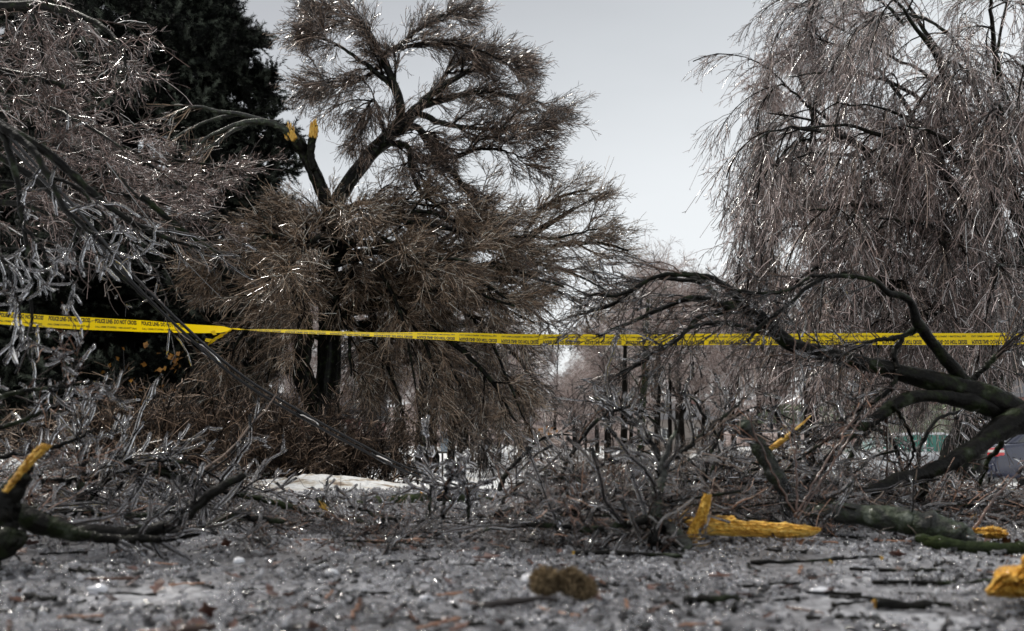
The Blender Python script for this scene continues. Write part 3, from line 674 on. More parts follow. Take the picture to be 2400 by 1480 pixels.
# slim dark street trees and trunks
def slim(px, pyb, pyt, Y, wd, label, lean=0, mat=BARK_FAR, nl=7):
    t = thing('slim_tree', label, 'tree', 'slim trees lining the road', tuple(G(px, Y)))
    c = Lm([(px, pyb, wd * 1.15), (px + lean * .3, (pyb + pyt) / 2 + 40, wd), (px + lean * .7, (pyb + pyt) / 2 - 40, wd * .9), (px + lean, pyt, wd * .5)], Y, Y)
    tube_obj('trunk', [c], mat, t, 10, 0.05, True)
    l = grow(c, nl, ang=.7, dang=.2, length=.05 * Y, rmax=.03, rr=.4, rmin=.012, K=8, trop=(0, 0, .03), wander=.1, t0=.45)
    a = grow(l, 8, ang=.6, length=.025 * Y, rmax=.012, rr=.6, rmin=.007, K=5, trop=(0, 0, -.03), wander=.12)
    b = grow(a, 5, ang=.6, length=.010 * Y, rmax=.009, rr=.8, rmin=.007, K=3)
    tube_obj('limb', [l], mat, t, 5); tube_obj('crown', [a, b], TWIG_DK, t, 3)
slim(1054, 1138, 860, 30, 12, 'slim dark trunk standing in snow, second from the thin pole, left of the road')
slim(1078, 1120, 840, 33, 14, 'slim dark trunk standing in the snow mound, middle of the row left of the road')
slim(1106, 1108, 880, 36, 9, 'thinnest dark trunk in the row left of the road')
slim(1130, 1096, 860, 42, 20, 'thick flared dark trunk nearest the road on its left')
slim(1462, 1110, 800, 24, 16, 'dark straight trunk right of the road, left of the yellow-green one', 3)
slim(1500, 1130, 700, 22, 15, 'yellow-green mossy trunk with forked top, right of the road', 18, BARK_MOSS, 10)
slim(1542, 1120, 820, 26, 9, 'thin dark trunk right of the mossy one', 4)
slim(1432, 1120, 900, 34, 9, 'leaning thin trunk at the left end of the right-hand row', -10)
slim(1572, 1120, 850, 28, 10, 'thin trunk behind the grey forked branch', -4)

# ------------------------------------------------------------------ conifers on the left
def conifer(name, label, px, Y, trunk_pts, wmax, z0, z1, nb, seed, needles=22, tuft=.12, dens=9, nlen=.045):
    base = G(px, Y); t = thing(name, label, 'conifer', 'dark conifers on the left', tuple(base))
    c = Lm(trunk_pts, Y, Y); tube_obj('trunk', [c], BARK_FAR, t, 12, 0.05, True)
    r = np.random.default_rng(seed)
    zz = r.uniform(0, 1, nb); z = z0 + (z1 - z0) * zz
    az = r.uniform(0, 2 * math.pi, nb)
    cx = np.interp(z, [z0, z1], [base[0], base[0]]) 
    Ln = np.interp(zz, [0, .25, .6, 1], [wmax * .8, wmax, wmax * .85, wmax * .42]) * r.uniform(.75, 1.1, nb)
    K = 10; s = np.linspace(0, 1, K)
    C = np.empty((nb, K, 3))
    C[..., 0] = cx[:, None] + np.cos(az)[:, None] * Ln[:, None] * s
    C[..., 1] = base[1] + np.sin(az)[:, None] * Ln[:, None] * s
    C[..., 2] = z[:, None] + Ln[:, None] * (-.30 * s + .12 * s ** 2.5) + 0.05 * np.sin(s * 9 + az[:, None])
    R = np.linspace(.045, .012, K)[None] * np.ones((nb, 1))
    tube_obj('limb', [(C, R)], BARK_FAR, t, 5)
    a = grow((C, R), 16, ang=.75, dang=.2, length=wmax * .22, rmax=.014, rr=.5, rmin=.008, K=5, trop=(0, 0, -.02), wander=.1, t0=.25, tippull=.5)
    b = grow(a, dens, ang=.6, dang=.25, length=tuft * 2.4, rmax=.006, rmin=.004, K=4, trop=(0, 0, .05), wander=.1, t0=.1)
    pos, dr = [], []
    for (Cc, _), lst in ((a, (1, 2, 3)), (b, (0, 1, 2)), ((C, R), (4, 5, 6, 7, 8))):
        for j in lst: pos.append(Cc[:, j]); dr.append(nrm(Cc[:, j + 1] - Cc[:, j]))
    pos = np.concatenate(pos) - np.array(base); dr = np.concatenate(dr)
    rot = np.stack([r.uniform(0, 6.28, len(dr)), -np.arcsin(dr[:, 2]), np.arctan2(dr[:, 1], dr[:, 0])], 1)
    o = gn_scatter('crown', None, pos, np.full(len(pos), tuft) * r.uniform(.8, 1.3, len(pos)), TUFTS, seed, rot); o.parent = t
    return t
TUFTS = []
for k in range(3):
    rt = np.random.default_rng(70 + k); m_ = 54; x = rt.uniform(-.5, .75, m_); az_ = rt.uniform(0, 6.28, m_); p = np.stack([x, 0 * x, 0 * x], 1)
    d = nrm(np.stack([np.full(m_, .8), np.cos(az_), np.sin(az_)], 1)); sd_ = nrm(np.cross(d, rt.normal(size=d.shape))) * .035
    V = np.stack([p - sd_, p + sd_, p + d * rt.uniform(.32, .5, (m_, 1))], 1).reshape(-1, 3)
    me_o = mesh_np('needle_tuft', V, np.arange(len(V)).reshape(-1, 3), NEEDLE, smooth=False); TUFTS.append(me_o.data); bpy.data.objects.remove(me_o)
conifer('spruce', 'tall dark spruce with pale-tipped needle tufts, filling the upper left against the sky', 290, 14,
        [(265, 1180, 110), (262, 1000, 96), (268, 800, 88), (285, 500, 70), (295, 200, 50), (300, -120, 30)], 2.9, 1.2, 9.2, 190, 11, 14, .15, 9, .06)
conifer('spruce', 'dark conifer cut by the top left corner of the picture', 20, 15,
        [(20, 1180, 90), (22, 900, 80), (30, 500, 66), (35, -100, 40)], 1.9, .2, 9.5, 110, 12, 12, .14, 7, .065)
conifer('filler_fir', 'black lower conifer added as shade behind the hanging iced twigs, left of the spruce trunk', 130, 18,
        [(130, 1160, 60), (130, 900, 50), (132, 700, 40), (132, 620, 20)], 2.6, -.9, 4.0, 110, 13, 10, .16, 6, .08)  # added conifer, stands in for the black shade below the spruces
conifer('filler_fir', 'dark conifer added as shade behind the pole under the spruce', 440, 20,
        [(440, 1160, 50), (440, 900, 45), (440, 700, 36), (445, 560, 16)], 2.0, .2, 5.0, 90, 14, 9, .16, 6, .085)  # also added, a dark backing where shade lies under the spruce

# ------------------------------------------------------------------ iced tree hanging in from the upper left
t = thing('iced_maple', 'leafless tree with pinkish iced twigs reaching in from the top left before the spruce', 'tree', None, tuple(G(-420, 8)))
tube_obj('trunk', [Lm([(-430, 1300, 130), (-420, 900, 110), (-400, 500, 90), (-380, 150, 70), (-360, -100, 50)], 8)], BARK, t, 12, 0.05, True)
LL = [
 ([(-380, 200, 60), (-150, 60, 40), (60, 10, 26), (200, 40, 16), (270, 90, 10), (290, 180, 6)], 7.5, 6.5, (.02, 0, -.08)),
 ([(-380, 300, 50), (-150, 190, 34), (20, 170, 22), (140, 200, 14), (250, 260, 8), (330, 300, 5)], 8, 7.2, (.04, 0, -.04)),
 ([(-380, 380, 50), (-180, 300, 34), (0, 270, 22), (150, 300, 14), (300, 350, 9), (440, 410, 5)], 8, 8, (.05, 0, -.04)),
 ([(-380, 420, 50), (-150, 380, 34), (50, 370, 22), (220, 400, 14), (380, 430, 9), (520, 440, 5)], 8, 9, (.05, 0, -.02)),
 ([(-380, 100, 50), (-100, -60, 34), (40, -40, 22), (90, 60, 12), (110, 160, 6)], 8, 7.6, (.02, 0, -.1)),
 ([(-380, 320, 40), (-120, 230, 26), (60, 240, 16), (200, 290, 10), (300, 360, 5)], 8, 6.6, (.03, 0, -.06)),
 ([(-380, 460, 40), (-100, 430, 26), (100, 440, 16), (280, 480, 10), (400, 520, 5)], 8, 8.6, (.04, 0, -.03)),
 ([(-380, 200, 40), (-100, 100, 26), (40, 110, 16), (160, 150, 9), (240, 160, 4)], 8, 8.2, (.03, 0, -.03)),
 ([(-380, 480, 40), (-150, 500, 26), (0, 470, 16), (130, 500, 10), (230, 560, 5)], 8, 7.4, (.03, 0, -.05)),
 ([(-380, 520, 40), (-100, 380, 26), (120, 350, 16), (300, 370, 10), (440, 450, 5)], 8, 7.8, (.04, 0, -.05)),
 ([(-380, 420, 40), (-120, 330, 26), (80, 330, 16), (240, 380, 10), (340, 470, 5)], 8, 6.8, (.04, 0, -.06)),
 ([(100, 440, 16), (240, 450, 11), (380, 480, 8), (500, 530, 4)], 8, 8.6, (.04, 0, -.04)),
 ([(200, 360, 12), (320, 370, 9), (440, 380, 7), (560, 400, 4)], 9, 9.5, (.05, 0, -.0)),
]
ls = []
for pts, y0, y1, tr in LL:
    c = Lm(pts, y0, y1, 24, 0.012); ls.append((c, tr)); tube_obj('limb', [c], BARK, t, 8, 0.05, True)
A = crown(ls, dict(n=20, ang=.7, dang=.3, length=.50, rmax=.012, rr=.4, rmin=.0045, K=7, wander=.12, t0=.3, tippull=.3),
          dict(n=10, ang=.65, dang=.25, length=.28, rmax=.006, rr=.7, rmin=.0032, K=5, wander=.13),
          dict(n=5, ang=.8, dang=.25, length=.08, rmax=.0045, rr=.9, rmin=.003, K=3, wander=.12))
tube_obj('crown', A, m_twig('iced_twig_rose', (0.006, 0.004, 0.003), (0.20, 0.125, 0.100), (0.60, 0.45, 0.41)), t, 3)

# ------------------------------------------------------------------ shrubs
def shrub(label, px, Y, w_, h, n, seed, mat=SHRUB):
    b = G(px, Y); t = thing('shrub', label, 'shrub', 'bare brown shrubs before the snapped tree', tuple(b))
    r = np.random.default_rng(seed); K = 7
    st = np.stack([b[0] + r.normal(0, w_ * .28, n), b[1] + r.normal(0, w_ * .2, n), np.full(n, b[2])], 1)
    d = nrm(np.stack([r.normal(0, .5, n), r.normal(0, .4, n), np.ones(n)], 1)); C = np.empty((n, K, 3)); C[:, 0] = st
    Ln = h * r.uniform(.6, 1.1, n)
    for k in range(1, K):
        d = nrm(d + r.normal(0, .12, d.shape) + np.array([0, 0, -.05])); C[:, k] = C[:, k - 1] + d * (Ln / (K - 1))[:, None]
    R = np.linspace(.012, .005, K)[None] * np.ones((n, 1))
    a = grow((C, R), 10, ang=.7, length=h * .35, rmax=.007, rmin=.004, K=5, wander=.18, trop=(0, 0, -.04), t0=.15)
    b_ = grow(a, 8, ang=.7, length=h * .13, rmax=.005, rmin=.0038, K=2, wander=.15)
    tube_obj('stem', [(C, R)], BARK_FAR, t, 4, kind='stuff'); tube_obj('crown', [a, b_], mat, t, 3)
for i, (px, Y, w_, h, lab) in enumerate([
    (330, 9.2, 1.6, 1.25, 'bare brown shrub at the foot of the spruce trunk'),
    (470, 9.6, 1.6, 1.2, 'bare brown shrub left of the pole'),
    (600, 9.4, 1.6, 1.15, 'dense bare shrub just right of the pole'),
    (720, 10, 1.6, 1.2, 'bare shrub in front of the snapped tree trunk'),
    (1410, 24, 3.0, 1.5, 'bare shrub on the right verge, left of the dark trunks'), (1610, 26, 3.4, 1.7, 'bare shrub on the right verge behind the forked branch'), (1760, 22, 3.0, 1.5, 'bare shrub on the right verge behind the lichen limb'),
    (840, 10.4, 1.5, 1.0, 'bare shrub right of the snapped tree trunk, behind the snow bank'),
    (220, 10, 1.6, 1.3, 'bare shrub under the fallen left-hand boughs'),
    (560, 11, 1.8, 1.6, 'taller bare shrub rising behind the pole')]):
    shrub(lab, px, Y, w_, h, 55, 40 + i)

# ------------------------------------------------------------------ box / prism helpers
def boxes(name, bs, mat, parent=None, bevel=0.0, smooth=False, rz=0.0, org=None):
    """bs: list of (cx,cy,cz,sx,sy,sz) in parent's local space"""
    V, Q, off = [], [], 0
    for cx, cy, cz, sx, sy, sz in bs:
        for dz in (-.5, .5):
            for dx, dy in ((-.5, -.5), (.5, -.5), (.5, .5), (-.5, .5)): V.append((cx + dx * sx, cy + dy * sy, cz + dz * sz))
        Q += [[off + 3, off + 2, off + 1, off], [off + 4, off + 5, off + 6, off + 7]]
        for e in range(4): Q.append([off + e, off + (e + 1) % 4, off + 4 + (e + 1) % 4, off + 4 + e])
        off += 8
    o = mesh_np(name, np.array(V), np.array(Q), mat, parent, smooth=smooth)
    if bevel:
        m = o.modifiers.new('bevel', 'BEVEL'); m.width = bevel; m.segments = 2
    return o

# ------------------------------------------------------------------ houses, wall, fence
SIDING = m_plain('white_siding', (0.62, 0.63, 0.64), 0.6); BRICK = m_plain('pinkish_brick', (0.30, 0.16, 0.14), 0.8)
ROOFM = m_noise('grey_shingle', [(0.3, (0.05, 0.05, 0.055)), (0.7, (0.12, 0.12, 0.13))], 8, 0.8); WHITE = m_plain('white_paint', (0.78, 0.78, 0.76), 0.5)
GLASS = m_plain('dark_window_glass', (0.02, 0.025, 0.03), 0.06, coat=1); BRASS = m_plain('ochre_paint', (0.55, 0.30, 0.04), 0.6)
CONC0 = m_plain('dull_render', (0.26, 0.23, 0.21), 0.85, scale=2)
def house(label, px, Y, w_, d, h, rh, mat, rz=0, wins=((-.28, .35), (.25, .35)), courses=True):
    b = G(px, Y); t = thing('house', label, 'house', 'houses behind the trees', tuple(b)); t.rotation_euler = (0, 0, rz)
    boxes('wall', [(0, 0, h / 2 - .3, w_, d, h + .6)], mat, t)
    if courses:
        boxes('siding_courses', [(0, -d / 2 - .012, z, w_, .02, .03) for z in np.arange(.3, h, .22)], WHITE, t)['kind'] = 'stuff'
    V = np.array([(-w_ / 2 - .3, -d / 2 - .4, h), (w_ / 2 + .3, -d / 2 - .4, h), (w_ / 2 + .3, d / 2 + .4, h), (-w_ / 2 - .3, d / 2 + .4, h), (-w_ / 2 - .3, 0, h + rh), (w_ / 2 + .3, 0, h + rh)])
    me = bpy.data.meshes.new('roof'); me.from_pydata([tuple(v) for v in V], [], [(0, 1, 5, 4), (2, 3, 4, 5), (1, 2, 5), (3, 0, 4), (3, 2, 1, 0)]); me.materials.append(ROOFM)
    r = bpy.data.objects.new('roof', me); COL.objects.link(r); r.parent = t
    boxes('chimney', [(w_ * .25, 0, h + rh * .8, .7, .7, 1.4)], BRICK, r)
    for u, v in wins:
        f = boxes('window', [(u * w_ + dx, -d / 2 - .04, h * v + .7 + dz, sx, .08, sz) for dx, dz, sx, sz in ((0, .6, 1.2, .1), (0, -.6, 1.2, .1), (-.55, 0, .1, 1.1), (.55, 0, .1, 1.1), (0, 0, .05, 1.1))], WHITE, t)
        boxes('pane', [(u * w_, -d / 2 - .02, h * v + .7, 1.0, .03, 1.1)], GLASS, f)
    return t
house('white-sided house glimpsed between the spruce trunks', 330, 34, 7, 7, 3.6, 2.0, SIDING)
house('low brick house with pinkish walls behind the shrubs right of the pole', 740, 46, 7, 6, 2.4, 1.6, BRICK, courses=False)
house('distant dark-roofed grey house behind the straight trunks', 1590, 100, 8, 8, 3.6, 2.2, CONC0, courses=False)
house('low brick house behind the weeping tree and the cars', 2260, 62, 14, 8, 4.2, 2.2, BRICK, courses=False)
CONC = m_plain('concrete', (0.33, 0.32, 0.29), 0.85, scale=2); STEEL = m_plain('galvanised_steel', (0.35, 0.36, 0.36), 0.45, 0.6)
GREEN = m_noise('green_lawn', [(0.3, (0.05, 0.07, 0.03)), (0.7, (0.12, 0.16, 0.08))], 3, 0.9, 0.6, 0.05, 30)
# retaining wall with blocks
b = G(2200, 27); t = thing('retaining_wall', 'pale concrete block wall behind the parked cars', 'wall', None, tuple(b))
blk = None; n = 0
for rr_ in range(4):
    for k in range(13):
        x = -5 + k * .8 + (rr_ % 2) * .4
        if blk is None: blk = boxes('concrete_block', [(0, 0, 0, .785, .3, .285)], CONC, t, .02); o = blk
        else: o = blk.copy(); COL.objects.link(o); o.parent = t
        o.location = (x, random.uniform(-.012, .012), .15 + rr_ * .3)
bank_o = mesh_np('grass_bank', np.array([(x + b[0], y, z) for y, z in ((27.2, b[2] + 1.15), (30, b[2] + 1.7), (38, b[2] + 3.2), (46, b[2] + 2.5)) for x in (-1.5, 0, 2, 5, 10, 16)]),
        np.array([[r * 6 + c, r * 6 + c + 1, (r + 1) * 6 + c + 1, (r + 1) * 6 + c] for r in range(3) for c in range(5)]), GREEN); tag(bank_o, kind='structure')
t = thing('chain_link_fence', 'galvanised wire fence on top of the concrete block wall', 'fence', None, (b[0], 27.4, b[2] + 1.15))
post = None
for k in range(6):
    c = np.array([[[-4.5 + k * 2.0, 0, -.2], [-4.5 + k * 2.0, 0, 1.3]]]) + np.array(t.location); tube_obj('post', [(c, np.full((1, 2), .035))], STEEL, t, 8, cap=True)
for z in (.1, 1.25):
    c = np.array([[[-5, 0, z], [6, 0, z]]]) + np.array(t.location); tube_obj('rail', [(c, np.full((1, 2), .025))], STEEL, t, 6, cap=True)
W = []
for k in range(110):
    x = -5 + k * .1
    W.append([[x, .0, .1], [min(x + .58, 6), 0, .1 + 1.15 * min(1, (6 - x) / .58)]]); W.append([[x, .01, 1.25], [min(x + .58, 6), .01, 1.25 - 1.15 * min(1, (6 - x) / .58)]])
W = np.array(W) + np.array(t.location); tube_obj('wire_mesh', [(W, np.full((len(W), 2), .006))], STEEL, t, 3, kind='stuff')

# ------------------------------------------------------------------ cars
def prism(prof, hw, mat, name, parent, inset=None, bevel=.05):
    """side profile (x,z) extruded across y, upper points pulled in (tumblehome)"""
    n = len(prof); V = []
    for sgn in (-1, 1):
        for x, z in prof: V.append((x, sgn * (hw - (inset(z) if inset else 0)), z))
    me = bpy.data.meshes.new(name)
    F = [tuple(range(n)), tuple(range(2 * n - 1, n - 1, -1))] + [(i, i + n, (i + 1) % n + n, (i + 1) % n) for i in range(n)]
    me.from_pydata(V, [], [f[::-1] for f in F]); me.materials.append(mat); me.polygons.foreach_set('use_smooth', [True] * len(F)); me.update()
    o = bpy.data.objects.new(name, me); COL.objects.link(o); o.parent = parent
    if bevel: m = o.modifiers.new('bevel', 'BEVEL'); m.width = bevel; m.segments = 3; m.limit_method = 'ANGLE'
    TRI[0] += n * 12
    return o
TYRE = m_plain('rubber', (0.02, 0.02, 0.02), 0.8); ALLOY = m_plain('alloy', (0.5, 0.5, 0.52), 0.3, 0.9)
REDL = m_plain('red_lens', (0.62, 0.02, 0.03), 0.15, coat=1); CLEARL = m_plain('clear_lens', (0.75, 0.7, 0.68), 0.1, coat=1)
def car(label, loc, rz, paint, glass, wagon=False):
    t = thing('parked_car', label, 'car', 'cars parked on the right', loc); t.rotation_euler = (0, 0, rz)
    tum = lambda z: 0 if z < .85 else (z - .85) * .28
    prism([(-2.2, .3), (-2.25, .55), (-2.2, .78), (-1.9, .9), (-1.0, .98), (1.5, .98), (2.1, .93), (2.25, .75), (2.22, .35), (1.9, .22), (-1.9, .22)], .88, paint, 'body', t, bevel=.09)
    prism([(-1.15, .95), (-.45, 1.38), (-.1, 1.46), (.8, 1.46), (1.2, 1.36), (1.85, .95)], .80, paint, 'roof', t, tum, bevel=.06)
    for sy in (-1, 1):
        y = lambda z: sy * (.80 - tum(z) + .012)
        def pane(pp, nm='side_window'):
            me = bpy.data.meshes.new(nm); vs = [(x, y(z), z) for x, z in pp] + [(x, y(z) - sy * .02, z) for x, z in pp]; k = len(pp)
            me.from_pydata(vs, [], [tuple(range(k)), tuple(range(2 * k - 1, k - 1, -1))] + [(i, (i + 1) % k, (i + 1) % k + k, i + k) for i in range(k)]); me.materials.append(glass)
            o = bpy.data.objects.new(nm, me); COL.objects.link(o); o.parent = t
        pane([(-.95, 1.0), (-.38, 1.36), (.0, 1.40), (.2, 1.40), (.2, 1.0)]); pane([(.28, 1.0), (.28, 1.40), (.8, 1.40), (1.12, 1.32), (1.6, 1.0)])
        boxes('door_handle', [(.05, sy * .89, .86, .18, .03, .03), (1.05, sy * .89, .86, .18, .03, .03)], paint, t, .01)
        boxes('wing_mirror', [(-.85, sy * .97, 1.0, .14, .2, .13)], paint, t, .03)
        for x in (-1.4, 1.4):
            ph = np.linspace(0, 2 * math.pi, 21)[:-1]
            ring = lambda r, yy: np.stack([x + r * np.cos(ph), np.full(20, yy), .32 + r * np.sin(ph)], 1)
            V = np.concatenate([ring(.32, sy * .70), ring(.32, sy * .885), ring(.21, sy * .895), ring(.19, sy * .85)])
            i = np.arange(80).reshape(4, 20); q = np.concatenate([np.stack([i[a], np.roll(i[a], -1), np.roll(i[a + 1], -1), i[a + 1]], 1) for a in range(3)])
            wl = mesh_np('wheel', V, q, TYRE, t)
            boxes('rim', [(x + .1 * math.cos(a), sy * .86, .32 + .1 * math.sin(a), .05 + .13 * abs(math.cos(a)), .03, .05 + .13 * abs(math.sin(a))) for a in np.arange(5) * 1.2566], ALLOY, wl, .01)
    boxes('bumper', [(-2.24, 0, .42, .1, 1.6, .22)], paint, t, .04); boxes('bumper', [(2.25, 0, .42, .1, 1.6, .22)], paint, t, .04)
    for sy in (-1, 1):
        boxes('headlight', [(-2.12, sy * .70, .70, .22, .30, .14)], CLEARL, t, .04); tl = boxes('tail_light', [(2.14, sy * .72, .78, .24, .34, .2)], REDL, t, .05)
        boxes('reversing_lens', [(2.16, sy * .72, .80, .22, .36, .06)], CLEARL, tl, .01)
    # windscreens
    for pp, nm in (([(-1.12, .99), (-.47, 1.385)], 'windscreen'), ([(1.82, .99), (1.24, 1.365)], 'rear_window')):
        (x0, z0), (x1, z1) = pp; o_ = -.02 if x0 < 0 else .02
        V = [(x0 + o_, -.68, z0), (x0 + o_, .68, z0), (x1 + o_, .58, z1), (x1 + o_, -.58, z1)]; V += [(x - o_ * 1.2, y, z) for x, y, z in V]
        me = bpy.data.meshes.new(nm); me.from_pydata(V, [], [(0, 1, 2, 3), (7, 6, 5, 4), (0, 1, 5, 4), (1, 2, 6, 5), (2, 3, 7, 6), (3, 0, 4, 7)]); me.materials.append(glass)
        o = bpy.data.objects.new(nm, me); COL.objects.link(o); o.parent = t
    boxes('number_plate', [(2.31, 0, .5, .01, .32, .15)], WHITE, t)
    return t
TEAL = m_plain('green_tinted_glass', (0.0, 0.22, 0.15), 0.08, coat=1)
WCAR = m_plain('white_car_paint', (0.78, 0.80, 0.82), 0.25, coat=1, lo=.97); BCAR = m_plain('navy_car_paint', (0.02, 0.025, 0.06), 0.25, coat=1)
b = G(2110, 20.5); car('white parked car with green-tinted windows behind the fallen bough', tuple(b), 0.0, WCAR, TEAL)
b = G(2480, 18.5); car('dark navy parked car with red tail light at the right edge', tuple(b), math.pi + .12, BCAR, GLASS)

# ------------------------------------------------------------------ poles and signs
def pole(name, label, px, pyb, pyt, Y, wd, mat, catn='pole'):
    t = thing(name, label, catn, None, tuple(G(px, Y)))
    tube_obj('pole', [Lm([(px, pyb, wd), (px, (pyb + pyt) / 2, wd * .97), (px, pyt, wd * .92)], Y, Y, 12, 0)], mat, t, 12, 0, True)
    return t
POLEW = m_noise('weathered_pole', [(0.3, (0.012, 0.011, 0.01)), (0.7, (0.04, 0.036, 0.03))], 6, 0.8, 0.6, 0.01, 20, vec=(3, 3, .3))
t = pole('utility_pole', 'dark upright pole just right of the yellow tape knot', 557, 1180, 610, 13.5, 21, POLEW)
tb = P(557, 800, 13.5); 
boxes('transformer_box', [(-.16, 0, P(535, 730, 13.5)[2] - t.location[2], .2, .2, .3)], POLEW, t, .02)
GSIGN = m_plain('blue_grey_enamel', (0.30, 0.36, 0.42), 0.4, 0.3)
t = pole('street_sign', 'blue-grey sign on a thin dark pole in the snow, left of the slim trunks', 1037, 1132, 1000, 30, 5, POLEW, 'sign')
zc = P(1043, 1035, 30)[2] - t.location[2]; boxes('sign_plate', [(.12, -.05, zc, .38, .03, .75)], GSIGN, t, .01); boxes('plate_bracket', [(.1, -.02, zc - .4, .5, .06, .08)], POLEW, t, .01)
t = pole('post', 'short thin stake in the snow mound by the road', 1132, 1118, 1092, 28, 3, POLEW, 'post')
YG = m_plain('yellow_green_sheeting', (0.45, 0.60, 0.12), 0.4)
t = pole('crossing_sign', 'small yellow-green sign behind the flared trunk', 1132, 1080, 998, 44, 5, POLEW, 'sign')
zc = P(1132, 1010, 44)[2] - t.location[2]; boxes('sign_plate', [(0, -.06, zc, .42, .03, .55)], YG, t, .01)
t = pole('street_sign', 'narrow grey post standing left of the thick dark trunk', 955, 1100, 1040, 26, 5, STEEL, 'post')
# yellow leaves still hanging, far left and by the road
def leaves(name, label, spots, mat, parent=None, size=.05):
    Vs, Q, off = [], [], 0
    for p in spots:
        a = nrm(rng.normal(size=3)); b_ = nrm(np.cross(a, rng.normal(size=3))); s = size * rng.uniform(.6, 1.3)
        shp = [(-1, 0), (-.35, -.5), (.2, -.75), (.45, -.3), (1, 0), (.45, .3), (.2, .75), (-.35, .5)]
        Vs += [p + a * u * s + b_ * v * s + np.cross(a, b_) * s * .25 * abs(v) for u, v in shp]; Q.append(list(range(off, off + 8))); off += 8
    return Vs, np.array(Q)
def leafcluster(label, c, n, spread, mat, size):
    pts = [np.array(c) + rng.normal(0, 1, 3) * spread for _ in range(n)]
    V, Q = leaves('', '', pts, mat, size=size); o = mesh_np('leaf_cluster', np.array(V), Q, mat); tag(o, label, 'leaves', kind='stuff')
leafcluster('ochre leaves still hanging below the tape, between the spruce trunk and the pole', P(350, 880, 12), 40, (.35, .2, .35), LEAFY, .05)
leafcluster('small bunch of orange leaves left of the pole below the tape', P(412, 850, 12), 14, (.05, .1, .1), LEAFY, .05)
leafcluster('far yellow leaves at the end of the road', P(1275, 1012, 60), 16, (.5, .3, .15), LEAFY, .16)
leafcluster('far orange leaf patch left of the road end', P(1230, 1025, 60), 8, (.15, .2, .15), LEAFY, .16)

# ------------------------------------------------------------------ overhead cables that came down
def cable(name, label, pts, n=60, strands=((0, 0, 0),), r=.006, lump=.08, mat=CABLE):
    q = spline([[*P(px, py, Y)] for px, py, Y in pts], n)
    t = thing(name, label, 'cable', None, tuple(q[-1]))
    for k, (dx, dy, dz) in enumerate(strands):
        tube_obj('strand', [(q[None] + np.array([dx, dy, dz]), np.full((1, n), r))], mat, t, 8, lump, True)
    return q, t
q, t = cable('fallen_cable', 'thick black twin cable sagging from the upper left down to the debris', [(-60, 250, 3.4), (60, 380, 3.5), (180, 510, 3.6), (290, 640, 3.7), (420, 770, 3.9), (560, 890, 4.1), (700, 975, 4.4), (830, 1045, 4.8), (950, 1105, 5.2), (1080, 1150, 5.6), (1200, 1185, 5.9)], 80, ((0, 0, 0), (.012, .0, .022)), .0075)
for k0 in (22, 34, 47, 58):
    tube_obj('ice_lump', [(q[None, k0:k0 + 4] + np.array([0, 0, .008]), np.array([[.010, .016, .015, .010]]))], ICE, t, 8, .12, True)
cable('thin_wire', 'thin wire crossing the dark conifers above the thick cable', [(250, 380, 6), (330, 490, 6.3), (400, 575, 6.6), (465, 645, 7), (520, 700, 7.4)], 30, ((0, 0, 0),), .003, 0, STEEL)
cable('thin_wire', 'thin horizontal wire far off above the tape on the right', [(1480, 715, 30), (1750, 722, 30), (2050, 735, 30)], 20, ((0, 0, 0),), .012, 0, POLEW)

# ------------------------------------------------------------------ police tape
TW = 0.074
TAPE_PTS = [(-120, 738, 4.62, 0), (0, 746, 4.64, 0), (120, 754, 4.68, .05), (270, 762, 4.72, .3), (430, 770, 4.78, .85), (505, 772, 4.80, 1.1), (545, 771, 4.82, 1.35),
            (600, 774, 4.84, 1.85), (700, 778, 4.88, 2.0), (870, 784, 4.95, 2.05), (980, 787, 5.0, 2.3), (1100, 791, 5.03, 2.55), (1250, 796, 5.07, 2.8), (1450, 797, 5.1, 3.0), (1700, 796, 5.1, 3.12), (2000, 795, 5.0, 3.14), (2400, 795, 4.9, 3.14), (2560, 795, 4.85, 3.14)]
tp = spline([[*P(a, b_, c), d] for a, b_, c, d in TAPE_PTS], 400)
sl = np.concatenate([[0], np.cumsum(np.linalg.norm(np.diff(tp[:, :3], axis=0), axis=1))])
knot_s = float(np.interp(545, [P(0, 0, 1)[0]] * 1 + [545], [0, 1])) if False else None
kx = P(545, 771, 4.82)[0]; knot_s = float(np.interp(kx, tp[:, 0], sl))
def tape_pt(s, v, lift=0.0):
    """s along the tape (m), v across -0.5..0.5, lift towards the viewer"""
    c = np.stack([np.interp(s, sl, tp[:, k]) for k in range(3)], -1); roll = np.interp(s, sl, tp[:, 3])
    wd = TW * (1 - .82 * np.exp(-((s - knot_s) / .035) ** 2))
    tx = nrm(np.stack([np.interp(s + .01, sl, tp[:, k]) - np.interp(s - .01, sl, tp[:, k]) for k in range(3)], -1))
    up = nrm(np.cross(tx, np.array([0, 1.0, 0])) * 1.0); up = np.where(up[..., 2:3] < 0, -up, up); fr = nrm(np.cross(tx, up)); fr = np.where(fr[..., 1:2] > 0, -fr, fr)
    wig = .006 * np.sin(s * 7.1) + .004 * np.sin(s * 17.3 + 1) * (v * 2)
    u = np.cos(roll)[..., None] * up + np.sin(roll)[..., None] * fr; nn = -np.sin(roll)[..., None] * up + np.cos(roll)[..., None] * fr
    sg = np.where(np.cos(roll) >= 0, 1.0, -1.0)[..., None]
    return c + u * (v * wd)[..., None] + nn * sg * lift + fr * wig[..., None]
